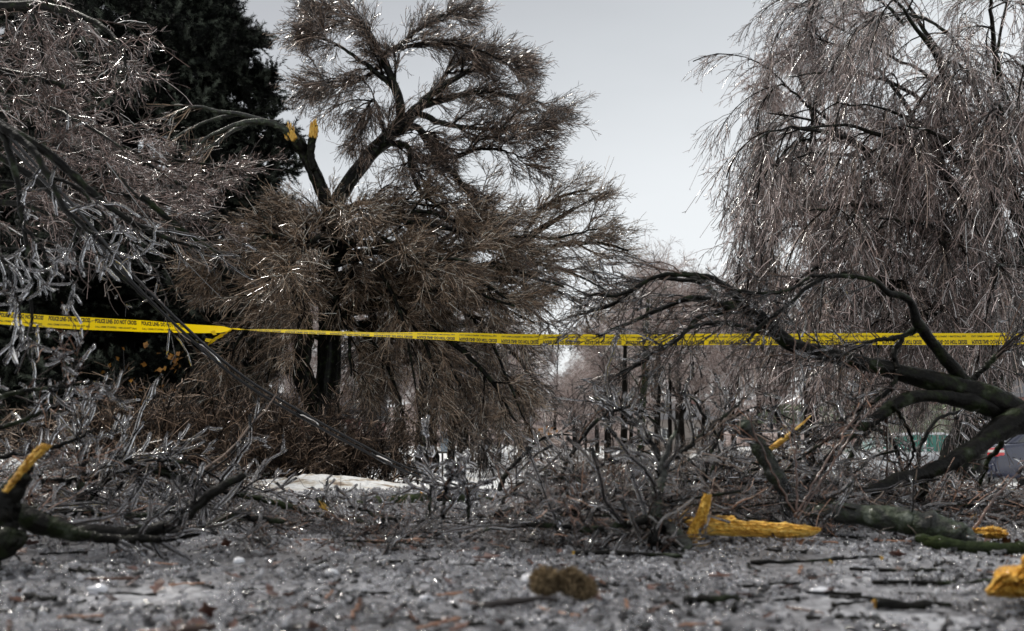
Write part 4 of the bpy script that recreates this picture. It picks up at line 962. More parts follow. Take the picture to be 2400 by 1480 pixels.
def tape_obj(name, label, s0, s1):
    s = np.linspace(s0, s1, 160); v = np.linspace(-.5, .5, 5); Sg, Vg = np.meshgrid(s, v, indexing='ij'); V = tape_pt(Sg, Vg).reshape(-1, 3)
    i = np.arange(160 * 5).reshape(160, 5); q = np.stack([i[:-1, :-1], i[:-1, 1:], i[1:, 1:], i[1:, :-1]], -1).reshape(-1, 4)
    o = mesh_np(name, V, q, TAPE); return tag(o, label, 'tape', 'yellow police tape')
def text_mesh(s, size, bold):
    cu = bpy.data.curves.new('lettering', 'FONT'); cu.body = s; cu.size = size; cu.offset = bold; cu.resolution_u = 2; cu.fill_mode = 'FRONT'
    ob = bpy.data.objects.new('lettering', cu); COL.objects.link(ob); bpy.context.view_layer.update()
    me = ob.evaluated_get(bpy.context.evaluated_depsgraph_get()).to_mesh(); me.calc_loop_triangles()
    V = np.array([v.co[:] for v in me.vertices]); T = np.array([t_.vertices[:] for t_ in me.loop_triangles])
    bpy.data.objects.remove(ob); return V, T
t1 = tape_obj('police_tape', 'yellow police tape left of the knot, lettering upright', 0, knot_s - .001)
t2 = tape_obj('police_tape', 'yellow police tape right of the knot, lettering upside down', knot_s + .001, sl[-1])
VA, TA = text_mesh('POLICE LINE- DO NOT CROSS', 1.0, .045); VB, TB = text_mesh('CALL CRIME STOPPERS- 1-800-222-8477 (tips)', 1.0, .028)
def norm(V, w_, h):  # scale to width w_ (m) and height h (fraction of tape)
    V = V.copy(); V[:, 0] = (V[:, 0] - V[:, 0].min()) / np.ptp(V[:, 0]) * w_; V[:, 1] = (V[:, 1] - V[:, 1].min()) / np.ptp(V[:, 1]) * h; return V
VA = norm(VA, .240, .37); VB = norm(VB, .238, .20)
PER = .268
for par, s0, s1 in ((t1, .02, knot_s - .04), (t2, knot_s + .05, sl[-1] - .3)):
    Vs, Ts, off = [], [], 0; s = s0
    while s + PER < s1 + .03:
        for V, T, vb in ((VA, TA, .08), (VB, TB, -.34)):
            vv = V[:, 1] + vb
            Vs.append(tape_pt(s + V[:, 0], vv, .0016)); Ts.append(T + off); off += len(V)
        s += PER
    o = mesh_np('lettering', np.concatenate(Vs), np.concatenate(Ts), INK, par, smooth=False); o['kind'] = 'stuff'
# torn tail at the knot
kp = P(545, 771, 4.8)
tail = spline([[*P(546, 770, 4.80), .008], [*P(528, 782, 4.78), .02], [*P(510, 792, 4.77), .045], [*P(494, 802, 4.79), .05], [*P(484, 812, 4.78), .035]], 14)
Vt = []
for k, r in enumerate(tail):
    dwn = nrm(np.array([.55, .15 * math.sin(k * 1.4), .8]))
    for j, v in enumerate((-.5, -.2, .15, .5)): Vt.append(r[:3] + dwn * v * r[3] * (1 + .3 * math.sin(k * 2 + j)) + np.array([0, .012 * math.sin(k * 1.7 + j * 2.1), 0]))
Vt += [P(500, 786, 4.79), P(492, 778, 4.80), P(503, 774, 4.79), P(508, 785, 4.78), P(482, 793, 4.79), P(480, 800, 4.8), P(490, 803, 4.79), P(497, 795, 4.79)]
i = np.arange(56).reshape(14, 4); q = np.stack([i[:-1, :-1], i[:-1, 1:], i[1:, 1:], i[1:, :-1]], -1).reshape(-1, 4)
q = np.concatenate([q, [[56, 57, 58, 59], [60, 61, 62, 63]]])
tag(mesh_np('tape_tail', np.array(Vt), q, TAPE), 'torn crumpled end of yellow tape hanging at the knot', 'tape', 'yellow police tape')

# ------------------------------------------------------------------ fallen boughs in front
def iced(parts, frac, k=2.0, rmin=.004):
    """ice sleeves: a fatter lumpy tube around a share of the twigs"""
    o = []
    for C, R in parts:
        sel = rng.random(len(C)) < frac
        if sel.sum(): o.append((C[sel], np.maximum(R[sel] * k, rmin) * (1 + .35 * rng.random(R[sel].shape))))
    return o
def bough(name, label, stems, l1, l2=None, l3=None, mat=BARK, tw=TWIG_DK, ice=.0, icek=2.0, icer=.004, group=None, catn='fallen branch', sides=12, lump=.07):
    """stems: list of (pts, Y0, Y1, trop)"""
    first = stems[0][0][0]; p0 = P(first[0], first[1], stems[0][1])
    t = thing(name, label, catn, group, tuple(p0)); ls = []
    for st in stems:
        pts, y0, y1, tr = st[:4]; m = st[4] if len(st) > 4 else mat
        c = Lm(pts, y0, y1, 30, .004); ls.append((c, tr)); cf = Lm(pts, y0, y1, 34, 0); cf = refine(c, 90)
        tube_obj('limb', [cf], m, t, sides + 4, lump * .6, True)
    if l1:
        C = [(c, tr) for c, tr in ls]
        A = crown(C, l1, l2, l3) if l2 else [grow((np.concatenate([c[0][0] for c in C]), np.concatenate([c[0][1] for c in C])), trop=np.array([c[1] for c in C]), **l1)]
        tube_obj('twigs', A, tw, t, 4)
        if ice: 
            I = iced(A[-2:], ice, icek, icer)
            if I: tube_obj('ice_coating', I, ICE, t, 7, .05, True)
    return t
# the big fallen limb on the right
bough('fallen_tree', 'big fallen tree with forked arching boughs lying across the right of the road', [
    ([(2480, 1010, 92.7), (2400, 975, 74.1), (2330, 945, 68.5), (2260, 918, 59.8), (2180, 892, 47.1), (2080, 868, 38.4), (1980, 842, 35.6), (1900, 825, 32.8), (1850, 808, 37.6), (1800, 760, 30.8), (1750, 724, 26.9), (1690, 715, 22.7), (1620, 700, 16.6), (1560, 720, 12.4), (1480, 755, 8.3), (1400, 790, 7.8)], 3.3, 3.5, (-.08, 0, -.04)),
    ([(1800, 762, 26.9), (1760, 740, 24.6), (1720, 690, 18.6), (1670, 655, 15.5), (1600, 645, 13.4), (1530, 650, 10.3), (1460, 690, 8.3), (1380, 700, 7.8)], 3.45, 3.3, (-.08, 0, -.03)),
    ([(1690, 716, 16.6), (1655, 668, 13.4), (1590, 655, 10.3), (1520, 660, 8.3), (1440, 710, 9.4), (1330, 745, 6.2)], 3.45, 3.7, (-.08, 0, -.04)),
    ([(1750, 724, 16.6), (1650, 740, 13.4), (1590, 790, 10.3), (1500, 850, 10.9), (1440, 880, 6.2)], 3.45, 3.6, (-.06, 0, -.06)),
    ([(1820, 785, 16.6), (1750, 770, 13.4), (1690, 755, 11.4), (1620, 770, 8.3), (1560, 820, 7.8)], 3.45, 3.2, (-.05, 0, -.06)),
    ([(2290, 925, 42.8), (2240, 870, 31.3), (2190, 810, 25.7), (2150, 755, 24.2), (2135, 705, 18.6), (2080, 685, 14.3), (2040, 652, 12.1), (1960, 645, 10.7), (1900, 665, 9.3), (1850, 710, 9.5), (1800, 745, 8.3), (1760, 790, 7.8)], 3.4, 3.0, (-.05, 0, -.06)),
    ([(2150, 770, 17.1), (2110, 790, 11.4), (2050, 800, 9.3), (1990, 825, 6.4), (1965, 840, 5.4)], 3.35, 3.2, (-.03, 0, -.04)),
    ([(2115, 790, 14.3), (2095, 830, 12.9), (2105, 870, 11.4), (2090, 910, 9.9), (2040, 945, 8.5), (1980, 975, 5.7)], 3.35, 3.3, (-.03, 0, -.05)),
    ([(2270, 900, 15.7), (2300, 870, 12.9), (2340, 830, 10.7), (2400, 775, 7.1)], 3.4, 3.3, (.04, 0, .02)),
    ([(1950, 648, 8.5), (1900, 650, 7.1), (1850, 680, 6.8), (1780, 690, 9.4), (1700, 680, 6.2)], 3.1, 3.0, (-.05, 0, -.04)),
    ], dict(n=20, ang=.65, dang=.25, length=.34, rmax=.005, rr=.35, rmin=.0022, K=7, wander=.16, t0=.42),
    dict(n=5, ang=.7, dang=.25, length=.12, rmax=.003, rr=.7, rmin=.0017, K=4, wander=.16),
    dict(n=2, ang=.8, dang=.2, length=.035, rmax=.002, rr=.9, rmin=.0016, K=3, wander=.1), tw=FAN, ice=.10, icek=1.9, icer=.003)
bough('fallen_bough', 'thick dark bough curving down left from the big fallen tree to the road', [
    ([(2440, 985, 49.6), (2360, 965, 52.1), (2280, 945, 38.4), (2200, 930, 31), (2120, 940, 29.8), (2050, 985, 27.3), (2000, 1020, 22.3), (1950, 1070, 17.4), (1900, 1120, 12.4), (1860, 1170, 8.7)], 3.35, 3.1, (-.03, 0, -.04)),
    ([(2030, 1000, 11.2), (1970, 1020, 8.7), (1900, 1060, 6.2), (1840, 1110, 5)], 3.2, 3.5, (-.04, 0, -.02)),
    ([(2095, 950, 8.7), (2130, 1010, 7.4), (2140, 1070, 5.6), (2110, 1120, 6)], 3.2, 3.4, (0, 0, -.05)),
    ], dict(n=9, ang=.7, length=.35, rmax=.005, rr=.3, rmin=.002, K=7, wander=.2, t0=.3), dict(n=5, ang=.7, length=.12, rmax=.003, rmin=.0017, K=4, wander=.2), tw=TWIG_RED, ice=.25)
bough('fallen_bough', 'long rough dark bough rising to the right across the cars', [
    ([(1880, 1200, 19.8), (1960, 1172, 22.8), (2040, 1150, 25.8), (2120, 1120, 31.9), (2200, 1095, 35), (2280, 1050, 39.5), (2350, 1000, 53.2), (2440, 960, 68.4)], 2.9, 3.3, (0, 0, -.02)),
    ([(2165, 1110, 27.4), (2155, 1150, 30.4), (2140, 1200, 31.9), (2130, 1215, 30.4)], 3.1, 3.2, (0, 0, -.02)),
    ([(1880, 1190, 15.2), (1900, 1140, 12.2), (1960, 1060, 10.6), (2000, 1000, 9.1), (2030, 940, 7)], 3.0, 3.4, (.02, 0, .03)),
    ], dict(n=5, ang=.8, length=.3, rmax=.005, rr=.25, rmin=.002, K=7, wander=.2, t0=.1), dict(n=5, ang=.7, length=.12, rmax=.003, rmin=.0017, K=4, wander=.2), ice=.25)
bough('broken_limb', 'broken limb with grey lichen bark and torn top, standing before the white car', [
    ([(1735, 985, 27.9), (1762, 1020, 31.2), (1790, 1065, 37.7), (1820, 1110, 37.7), (1850, 1150, 36.1), (1885, 1195, 37.7)], 2.9, 2.8, (0, 0, .02), BARK_PALE),
    ([(1795, 1060, 16.4), (1820, 1040, 8.2), (1860, 1010, 6)], 2.88, 2.8, (0, 0, .02))],
    dict(n=8, ang=.8, length=.22, rmax=.004, rr=.2, rmin=.002, K=6, wander=.2, t0=.05), dict(n=4, ang=.7, length=.09, rmax=.003, rmin=.0017, K=4, wander=.2), ice=.5, icek=2.4, icer=.005)
jt = thing('wood_sliver', 'long yellow sliver of torn wood sticking up beside the lichen limb', 'wood splinter', None, tuple(P(1806, 1052, 2.78)))
q = spline([[*P(1806, 1053, 2.78), .010], [*P(1840, 1028, 2.77), .010], [*P(1870, 1005, 2.76), .008], [*P(1885, 990, 2.76), .004], [*P(1900, 975, 2.76), .002]], 14)
tube_obj('split_wood', [(q[None, :, :3], q[None, :, 3])], WOOD, jt, 5, .12, True)
# the log
bough('fallen_log', 'thick log with rough pale bark lying right of the yellow split wood', [
    ([(1888, 1196, 25.8), (1930, 1200, 35), (2000, 1205, 47.1), (2080, 1215, 56.2), (2150, 1228, 59.3), (2220, 1246, 56.2), (2265, 1262, 45.6)], 2.75, 2.45, (0, 0, .05), BARK_PALE)],
    dict(n=16, ang=1.1, length=.16, rmax=.003, rr=.06, rmin=.0016, K=6, wander=.25, t0=.02), dict(n=4, ang=.7, length=.06, rmax=.002, rmin=.0014, K=4, wander=.2), ice=.4, icek=2.4, icer=.004, sides=20, lump=.05)
bough('fallen_branch', 'smooth green mossy branch lying at the right edge in front of the log', [
    ([(2150, 1262, 20), (2190, 1272, 28), (2260, 1282, 32), (2340, 1292, 30), (2420, 1292, 30), (2500, 1300, 28)], 2.35, 2.2, (0, 0, .02), BARK_MOSS)], None)
def slab(name, label, outline, Y, thick, mat=WOOD, tilt=0.0, catn='split wood', seed=0, grain=(1, 0)):
    """split plank: outline in photo pixels at depth Y, given real thickness with a rough split face"""
    r = np.random.default_rng(seed); top = spline(outline[0], 60) + r.normal(0, 1, (60, 2)) * [0, 1.3]; bot = spline(outline[1], 60)
    rows = 16; V = []; fld = r.normal(0, .18, (16, 11)); fld[:, 1:] = fld[:, 1:] * .4 + fld[:, :-1] * .6
    for j in range(rows):
        f = j / (rows - 1)
        for k in range(60):
            px, py = top[k] * (1 - f) + bot[k] * f
            V.append(P(px + r.normal(0, 1.2), py + r.normal(0, .9), Y - thick * .5 * math.sin(f * math.pi) ** .6 + .5 * thick * fld[j, k // 6] + r.normal(0, .0025) + tilt * f))
    nf = len(V)
    for j in range(rows):
        f = j / (rows - 1)
        for k in range(60):
            px, py = top[k] * (1 - f) + bot[k] * f; V.append(P(px, py, Y + thick * .5))
    i = np.arange(rows * 60).reshape(rows, 60); q = np.stack([i[:-1, :-1], i[:-1, 1:], i[1:, 1:], i[1:, :-1]], -1).reshape(-1, 4)
    qb = q[:, ::-1] + nf; ed = np.concatenate([i[0], i[1:, -1], i[-1, ::-1][1:], i[::-1, 0][1:-1]]); e2 = np.roll(ed, -1)
    qs = np.stack([ed, e2, e2 + nf, ed + nf], -1)
    return tag(mesh_np(name, np.array(V), np.concatenate([q, qb, qs]), mat, smooth=False), label, catn)
slab('split_wood', 'long bright yellow split plank lying on the icy road', ([(1563, 1220), (1600, 1213), (1660, 1210), (1715, 1210), (1730, 1219), (1800, 1224), (1870, 1229), (1926, 1238)], [(1575, 1236), (1620, 1250), (1680, 1256), (1740, 1258), (1800, 1260), (1850, 1262), (1900, 1257), (1918, 1250)]), 2.5, .045, seed=1)
slab('wood_stake', 'upright yellow splinter standing on its end in front of the split plank', ([(1650, 1157), (1640, 1185), (1628, 1215), (1615, 1240), (1606, 1272)], [(1668, 1160), (1664, 1190), (1655, 1220), (1645, 1250), (1630, 1277)]), 2.35, .016, mat=WOODV, seed=2)
slab('split_wood', 'short orange torn wood end right of the pale log', ([(2280, 1240), (2305, 1236), (2330, 1234), (2355, 1243), (2364, 1250)], [(2285, 1256), (2310, 1262), (2330, 1264), (2350, 1262), (2360, 1256)]), 2.5, .07, seed=3)
slab('wood_chunk', 'blurred yellow wood chunk at the right edge of the ice', ([(2308, 1384), (2325, 1362), (2338, 1332), (2372, 1326), (2392, 1322), (2398, 1302), (2440, 1304), (2500, 1306)], [(2316, 1398), (2340, 1400), (2360, 1401), (2380, 1402), (2400, 1403), (2420, 1404), (2450, 1404), (2500, 1404)]), 1.5, .08, seed=4)
# grey forked branch
bough('forked_branch', 'grey-green forked branch standing up left of the yellow stake', [
    ([(1612, 1290, 40), (1590, 1262, 34), (1560, 1235, 30), (1538, 1215, 32), (1542, 1170, 22), (1552, 1120, 18), (1560, 1070, 14), (1575, 1030, 9), (1590, 990, 6)], 2.3, 2.5, (0, 0, .02), BARK_PALE),
    ([(1536, 1218, 22), (1500, 1225, 18), (1450, 1236, 16), (1380, 1244, 14), (1300, 1238, 12), (1200, 1240, 8), (1110, 1262, 6)], 2.35, 2.3, (-.02, 0, .0), BARK),
    ([(1558, 1090, 12), (1600, 1060, 11), (1650, 1010, 10), (1700, 970, 8), (1745, 930, 5)], 2.45, 2.6, (.02, 0, .02)),
    ([(1548, 1080, 12), (1530, 1040, 10), (1500, 1000, 8), (1450, 960, 6), (1390, 930, 4)], 2.45, 2.8, (-.02, 0, .02)),
    ([(1540, 1230, 28), (1530, 1250, 30), (1525, 1270, 28)], 2.35, 2.3, (0, 0, 0))],
    dict(n=9, ang=.8, length=.22, rmax=.004, rr=.4, rmin=.0018, K=6, wander=.2, t0=.2), dict(n=4, ang=.7, length=.09, rmax=.003, rmin=.0016, K=4, wander=.2), ice=.45, icek=2.6, icer=.005)
# left foreground
bough('fallen_bough', 'long black wet bough curving along the bottom left and forking up with an iced tip', [
    ([(-60, 1170, 60), (30, 1200, 52), (110, 1232, 44), (200, 1248, 40), (300, 1250, 34), (380, 1240, 30), (430, 1210, 26), (480, 1170, 24), (530, 1135, 22), (570, 1110, 16)], 2.1, 2.3, (.02, 0, .02)),
    ([(400, 1255, 26), (460, 1248, 20), (510, 1228, 18), (560, 1210, 18), (600, 1222, 14), (680, 1230, 10)], 2.25, 2.5, (.02, 0, .0)),
    ([(160, 1245, 22), (250, 1262, 20), (350, 1270, 18), (430, 1265, 10)], 2.15, 2.1, (0, 0, 0))],
    dict(n=7, ang=.8, length=.16, rmax=.004, rr=.25, rmin=.0018, K=6, wander=.2, t0=.2), dict(n=3, ang=.7, length=.07, rmax=.003, rmin=.0016, K=4, wander=.2), ice=.5, icek=2.5, icer=.005)
t = bough('broken_limb', 'black limb at the left edge with a torn orange splintered end', [
    ([(-70, 1300, 130), (-20, 1240, 100), (10, 1190, 70), (40, 1140, 46), (70, 1090, 30)], 1.95, 2.0, (0, 0, 0)), ([(-60, 1260, 60), (0, 1275, 70), (30, 1265, 50), (48, 1250, 24)], 1.9, 1.9, (0, 0, 0))], None)
slab_o = slab('torn_wood', '', ([(4, 1150), (28, 1120), (50, 1090), (72, 1062), (98, 1040)], [(18, 1156), (44, 1124), (66, 1100), (96, 1070), (124, 1045)]), 1.93, .03, mat=WOODV, seed=6)
for k in ('label', 'category'):
    if k in slab_o: del slab_o[k]
for v in slab_o.data.vertices: v.co -= t.location
slab_o.parent = t
# iced boughs hanging into the left of the picture, close by
IT = m_twig('near_twig', (0.008, 0.006, 0.005), (0.03, 0.018, 0.014), (0.08, 0.04, 0.03))
bough('hanging_bough', 'black bough hanging down at the far left, hung with thick clear ice before the tape', [
    ([(-80, 250, 26), (0, 295, 22), (60, 340, 18), (110, 410, 15), (140, 480, 12), (200, 540, 9), (260, 600, 6)], 2.6, 2.5, (.02, 0, -.06)),
    ([(0, 300, 18), (30, 380, 15), (45, 470, 12), (60, 560, 10), (75, 660, 8), (72, 760, 7), (70, 840, 5)], 2.6, 2.5, (.0, 0, -.06)),
    ([(40, 520, 10), (90, 570, 8), (130, 630, 6), (190, 690, 4)], 2.55, 2.5, (.02, 0, -.06)),
    ([(-60, 560, 10), (0, 600, 9), (30, 680, 7), (40, 760, 5)], 2.5, 2.4, (0, 0, -.06)),
    ([(110, 410, 10), (180, 440, 8), (240, 500, 6), (300, 560, 5), (340, 600, 3)], 2.55, 2.7, (.02, 0, -.05))],
    dict(n=12, ang=.7, length=.17, rmax=.0035, rr=.35, rmin=.0018, K=7, wander=.2, t0=.25), dict(n=3, ang=.7, length=.085, rmax=.0025, rmin=.0015, K=6, wander=.25), tw=IT, ice=.5, icek=2.0, icer=.0034)
bough('fallen_bough', 'black limbs crossing diagonally before the spruce in the upper left', [
    ([(-80, 210, 26), (0, 290, 24), (100, 350, 22), (180, 420, 20), (260, 490, 16), (330, 530, 13), (400, 560, 10), (470, 580, 5)], 4.2, 4.6, (.04, 0, -.05)),
    ([(-60, 330, 20), (80, 420, 16), (160, 500, 14), (240, 600, 12), (330, 690, 9), (400, 760, 5)], 4.2, 4.4, (.02, 0, -.05)),
    ([(330, 460, 16), (390, 510, 14), (440, 550, 12), (520, 600, 8)], 6, 6.4, (.03, 0, -.04), BARK_MOSS)],
    dict(n=12, ang=.7, length=.45, rmax=.006, rr=.35, rmin=.003, K=7, wander=.15, t0=.1), dict(n=6, ang=.7, length=.15, rmax=.004, rmin=.0025, K=4, wander=.2), tw=TWIG_DK, ice=.15)
bough('iced_branch', 'upright ice-crusted branchlets rising below the tape at the left edge', [
    ([(-80, 950, 14), (0, 930, 12), (80, 915, 10), (160, 900, 8), (230, 890, 5)], 2.4, 2.4, (.0, 0, .04)),
    ([(-60, 1020, 14), (40, 990, 11), (120, 960, 9), (200, 940, 7), (300, 930, 4)], 2.4, 2.6, (.02, 0, .03)),
    ([(120, 930, 8), (160, 880, 7), (175, 840, 5), (165, 810, 4)], 2.4, 2.4, (0, 0, .05)),
    ([(-60, 1080, 14), (60, 1060, 11), (160, 1040, 9), (220, 1010, 5)], 2.4, 2.5, (0, 0, .03))],
    dict(n=11, ang=.7, length=.12, rmax=.0035, rr=.4, rmin=.0018, K=6, wander=.25, t0=.15), dict(n=4, ang=.8, length=.06, rmax=.0025, rmin=.0015, K=5, wander=.3), tw=TWIG_RED, ice=.5, icek=2.2, icer=.0036)
# middle: mossy log and boughs over the snow bank
bough('fallen_log', 'dark mossy log lying on the snow bank left of the road, with yellow split end', [
    ([(760, 1205, 20), (830, 1195, 34), (900, 1186, 40), (980, 1180, 40), (1060, 1176, 36), (1160, 1182, 24)], 4.2, 4.4, (0, 0, 0), BARK_MOSS)], None)
slab('split_wood', 'curved orange split piece lying on the snow beside the mossy log', ([(985, 1155), (1000, 1148), (1030, 1150), (1055, 1146)], [(990, 1163), (1010, 1160), (1035, 1156), (1050, 1152)]), 5.0, .05, seed=8)
bough('fallen_branch', 'green-barked branch with a broken yellow stub between the snow bank and the road', [
    ([(560, 1160, 10), (640, 1178, 14), (700, 1195, 16), (770, 1212, 16), (850, 1225, 14), (900, 1235, 8)], 3.0, 2.9, (0, 0, 0), BARK_MOSS),
    ([(745, 1170, 12), (765, 1190, 14), (785, 1205, 12)], 3.0, 2.95, (0, 0, 0), BARK_MOSS)],
    dict(n=8, ang=.8, length=.15, rmax=.004, rr=.3, rmin=.0018, K=6, wander=.2, t0=.1), dict(n=4, ang=.7, length=.06, rmax=.003, rmin=.0016, K=4, wander=.2), ice=.5, icek=2.4)
jag('yellow_splinter', P(768, 1200, 2.96), P(744, 1172, 2.96), .02, None, seed=9); tag(bpy.data.objects['yellow_splinter'], 'thin yellow splinter sticking up from the green-barked branch', 'wood splinter')
bough('fallen_bough', 'row of lichened limbs lying behind the forking black bough, bottom left', [
    ([(250, 1060, 10), (320, 1090, 14), (400, 1115, 18), (470, 1140, 18), (540, 1155, 12), (600, 1165, 8)], 2.8, 3.0, (.02, 0, 0)),
    ([(60, 1130, 12), (180, 1125, 14), (300, 1110, 12), (420, 1100, 8)], 2.7, 2.9, (.02, 0, 0)),
    ([(30, 1190, 14), (160, 1200, 14), (300, 1210, 12), (420, 1205, 8)], 2.5, 2.6, (.02, 0, 0)),
    ([(180, 1200, 16), (190, 1130, 14), (196, 1060, 12), (185, 1010, 8)], 2.6, 2.7, (0, 0, .02))],
    dict(n=12, ang=.8, length=.28, rmax=.005, rr=.35, rmin=.002, K=7, wander=.2, t0=.05), dict(n=5, ang=.7, length=.1, rmax=.003, rmin=.0017, K=4, wander=.2), ice=.5, icek=2.4, icer=.0045)
bough('fallen_branch', 'reddish bare branch lying low across the middle of the debris', [
    ([(1150, 1215, 18), (1220, 1190, 16), (1330, 1175, 14), (1450, 1160, 12), (1580, 1135, 10), (1700, 1120, 7), (1800, 1115, 4)], 3.0, 3.3, (.02, 0, .01)),
    ([(1130, 1235, 10), (1250, 1215, 9), (1400, 1190, 8), (1550, 1150, 5)], 2.9, 3.2, (.02, 0, .01)),
    ([(1380, 1190, 10), (1300, 1120, 9), (1240, 1080, 7)], 3.0, 3.4, (0, 0, .02))],
    dict(n=8, ang=.7, length=.22, rmax=.005, rr=.4, rmin=.002, K=7, wander=.18, t0=.05), dict(n=5, ang=.7, length=.1, rmax=.003, rmin=.0017, K=4, wander=.2), tw=TWIG_RED, mat=BARK, ice=.4, icek=2.2)
bough('fallen_branch', 'thin black branch leaning up towards the end of the road', [
    ([(1170, 1150, 12), (1190, 1105, 10), (1230, 1065, 8), (1270, 1030, 6), (1330, 1020, 4), (1400, 1045, 3)], 3.4, 3.6, (.02, 0, .0))],
    dict(n=10, ang=.8, length=.22, rmax=.004, rr=.5, rmin=.002, K=6, wander=.2, t0=.1), dict(n=4, ang=.7, length=.08, rmax=.003, rmin=.0017, K=4, wander=.2), ice=.3)
bough('iced_branch', 'upright glass-iced twigs in the middle, left of the road end', [
    ([(1030, 1240, 9), (1040, 1180, 8), (1050, 1130, 7), (1080, 1100, 5)], 2.5, 2.6, (0, 0, .02)),
    ([(1000, 1230, 8), (1010, 1150, 7), (1000, 1090, 6), (990, 1020, 4)], 2.6, 2.7, (0, 0, .02)),
    ([(1100, 1225, 8), (1095, 1150, 6), (1085, 1080, 4)], 2.6, 2.7, (0, 0, .02)),
    ([(950, 1220, 10), (900, 1215, 8), (860, 1200, 6), (820, 1195, 4)], 2.5, 2.5, (0, 0, .02))],
    dict(n=9, ang=.8, length=.12, rmax=.004, rr=.5, rmin=.002, K=6, wander=.25, t0=.1), dict(n=3, ang=.8, length=.05, rmax=.003, rmin=.0017, K=4, wander=.3), tw=TWIG_RED, ice=.85, icek=2.8, icer=.006)
bough('fallen_branch', 'reddish thin stems slanting up across the white car', [
    ([(1865, 1210, 5.4), (1920, 1110, 4.8), (1980, 1010, 4.2), (2030, 920, 3), (2060, 860, 1.8)], 2.5, 2.6, (0, 0, .01)),
    ([(1870, 1215, 4.8), (1950, 1090, 4.2), (2020, 980, 3), (2110, 900, 1.8)], 2.5, 2.6, (0, 0, .01)),
    ([(1868, 1200, 4.8), (1866, 1080, 4.2), (1862, 960, 3.6), (1868, 820, 2.4), (1880, 720, 1.8)], 2.5, 2.6, (0, 0, .01)),
    ([(1860, 1200, 4.8), (1800, 1080, 4.2), (1740, 940, 3), (1700, 830, 1.8)], 2.5, 2.6, (0, 0, .01)),
    ([(2280, 1240, 6), (2340, 1160, 4.8), (2400, 1100, 3.6), (2460, 1050, 2.4)], 2.5, 2.6, (0, 0, .01))],
    dict(n=5, ang=.6, length=.14, rmax=.003, rr=.5, rmin=.0015, K=5, wander=.15, t0=.2), dict(n=3, ang=.7, length=.05, rmax=.002, rmin=.0014, K=4, wander=.2), tw=TWIG_RED, mat=m_noise('red_stem', [(0.3, (0.03, 0.012, 0.008)), (0.7, (0.12, 0.05, 0.025))], 20, .4, coat=.6), ice=.2, sides=7)

ARC = [('thin dark arched branch left of the grey forked branch', [(1290, 1210, 9), (1330, 1080, 9), (1400, 985, 8), (1480, 960, 6), (1540, 1000, 4)], 3.3),
 ('dark branch curving over between the forked branch and the lichen limb', [(1640, 1200, 11), (1660, 1080, 11), (1700, 1000, 9), (1770, 960, 7), (1850, 985, 4)], 3.2),
 ('crooked dark branch rising behind the yellow stake', [(1700, 1190, 10), (1668, 1120, 10), (1685, 1040, 8), (1640, 960, 6), (1600, 900, 4)], 3.0),
 ('hooped dark branch before the white car door', [(1980, 1200, 12), (1990, 1080, 12), (2040, 1010, 11), (2090, 1030, 10), (2120, 1110, 8), (2135, 1180, 6)], 3.5),
 ('dark crooked stem rising across the green-tinted window', [(2130, 1190, 12), (2150, 1110, 11), (2160, 1040, 9), (2200, 980, 8), (2260, 960, 6), (2300, 900, 4)], 3.6),
 ('branch hanging from the big fallen tree down past the navy car', [(2330, 985, 14), (2345, 1040, 12), (2310, 1090, 10), (2290, 1150, 8), (2310, 1200, 5)], 3.3),
 ('long low dark branch before the snow patch on the right', [(1380, 1150, 8), (1500, 1120, 9), (1640, 1130, 9), (1780, 1100, 8), (1880, 1060, 5)], 3.7),
 ('dark branch lying low under the log toward the right edge', [(1930, 1240, 10), (2060, 1205, 10), (2200, 1180, 9), (2330, 1190, 8), (2440, 1160, 6)], 3.0),
 ('arched dark branch right of the small upright iced twigs', [(1150, 1220, 8), (1200, 1150, 8), (1260, 1120, 7), (1330, 1130, 5), (1370, 1170, 3)], 2.9),
 ('dark branch slanting over the fallen boughs at bottom left', [(180, 1210, 10), (260, 1120, 9), (360, 1080, 8), (450, 1090, 6), (520, 1130, 4)], 2.7)]
for lab, pts, Yb in ARC:
    bough('fallen_branch', lab, [(pts, Yb, Yb + .25, (.0, 0, -.04))], dict(n=6 if ('car' in lab or 'window' in lab) else 15, ang=.75, dang=.3, length=.26, rmax=.004, rr=.5, rmin=.002, K=7, wander=.2, t0=.12),
          dict(n=5, ang=.75, length=.10, rmax=.003, rmin=.0017, K=4, wander=.22), dict(n=2, ang=.8, length=.03, rmax=.002, rmin=.0016, K=2), tw=FAN, ice=.22, icek=2.3, icer=.004, sides=6)
# ------------------------------------------------------------------ heap of fallen branchlets (copied things)
def branchlet(seed, iceshare):
    C = spline([[-.35, 0, .02, .006], [-.12, .03, .05, .005], [.12, -.02, .07, .004], [.36, .02, .06, .0025]], 12)
    c = (C[None, :, :3], C[None, :, 3])
    a = grow(c, 20, ang=.75, dang=.3, length=.24, rmax=.0035, rr=.6, rmin=.0018, K=6, wander=.2, t0=.05, trop=(.03, 0, .01))
    b = grow(a, 4, ang=.75, length=.08, rmax=.0025, rmin=.0015, K=4, wander=.22)
    t = bpy.data.objects.new('fallen_branchlet', None); COL.objects.link(t)
    tube_obj('stem', [c], BARK, t, 7, .1, True); tube_obj('twigs', [a, b], (FAN, TWIG_RED, TWIG_RED, FAN, TWIG_DK)[seed], t, 3)
    I = iced([a, b], iceshare, 2.4, .0045)
    tube_obj('ice_coating', I, ICE if seed % 2 else MILKY, t, 6, .12, True)
    return t
bl = [branchlet(k, .26) for k in range(5)]
r = np.random.default_rng(5)
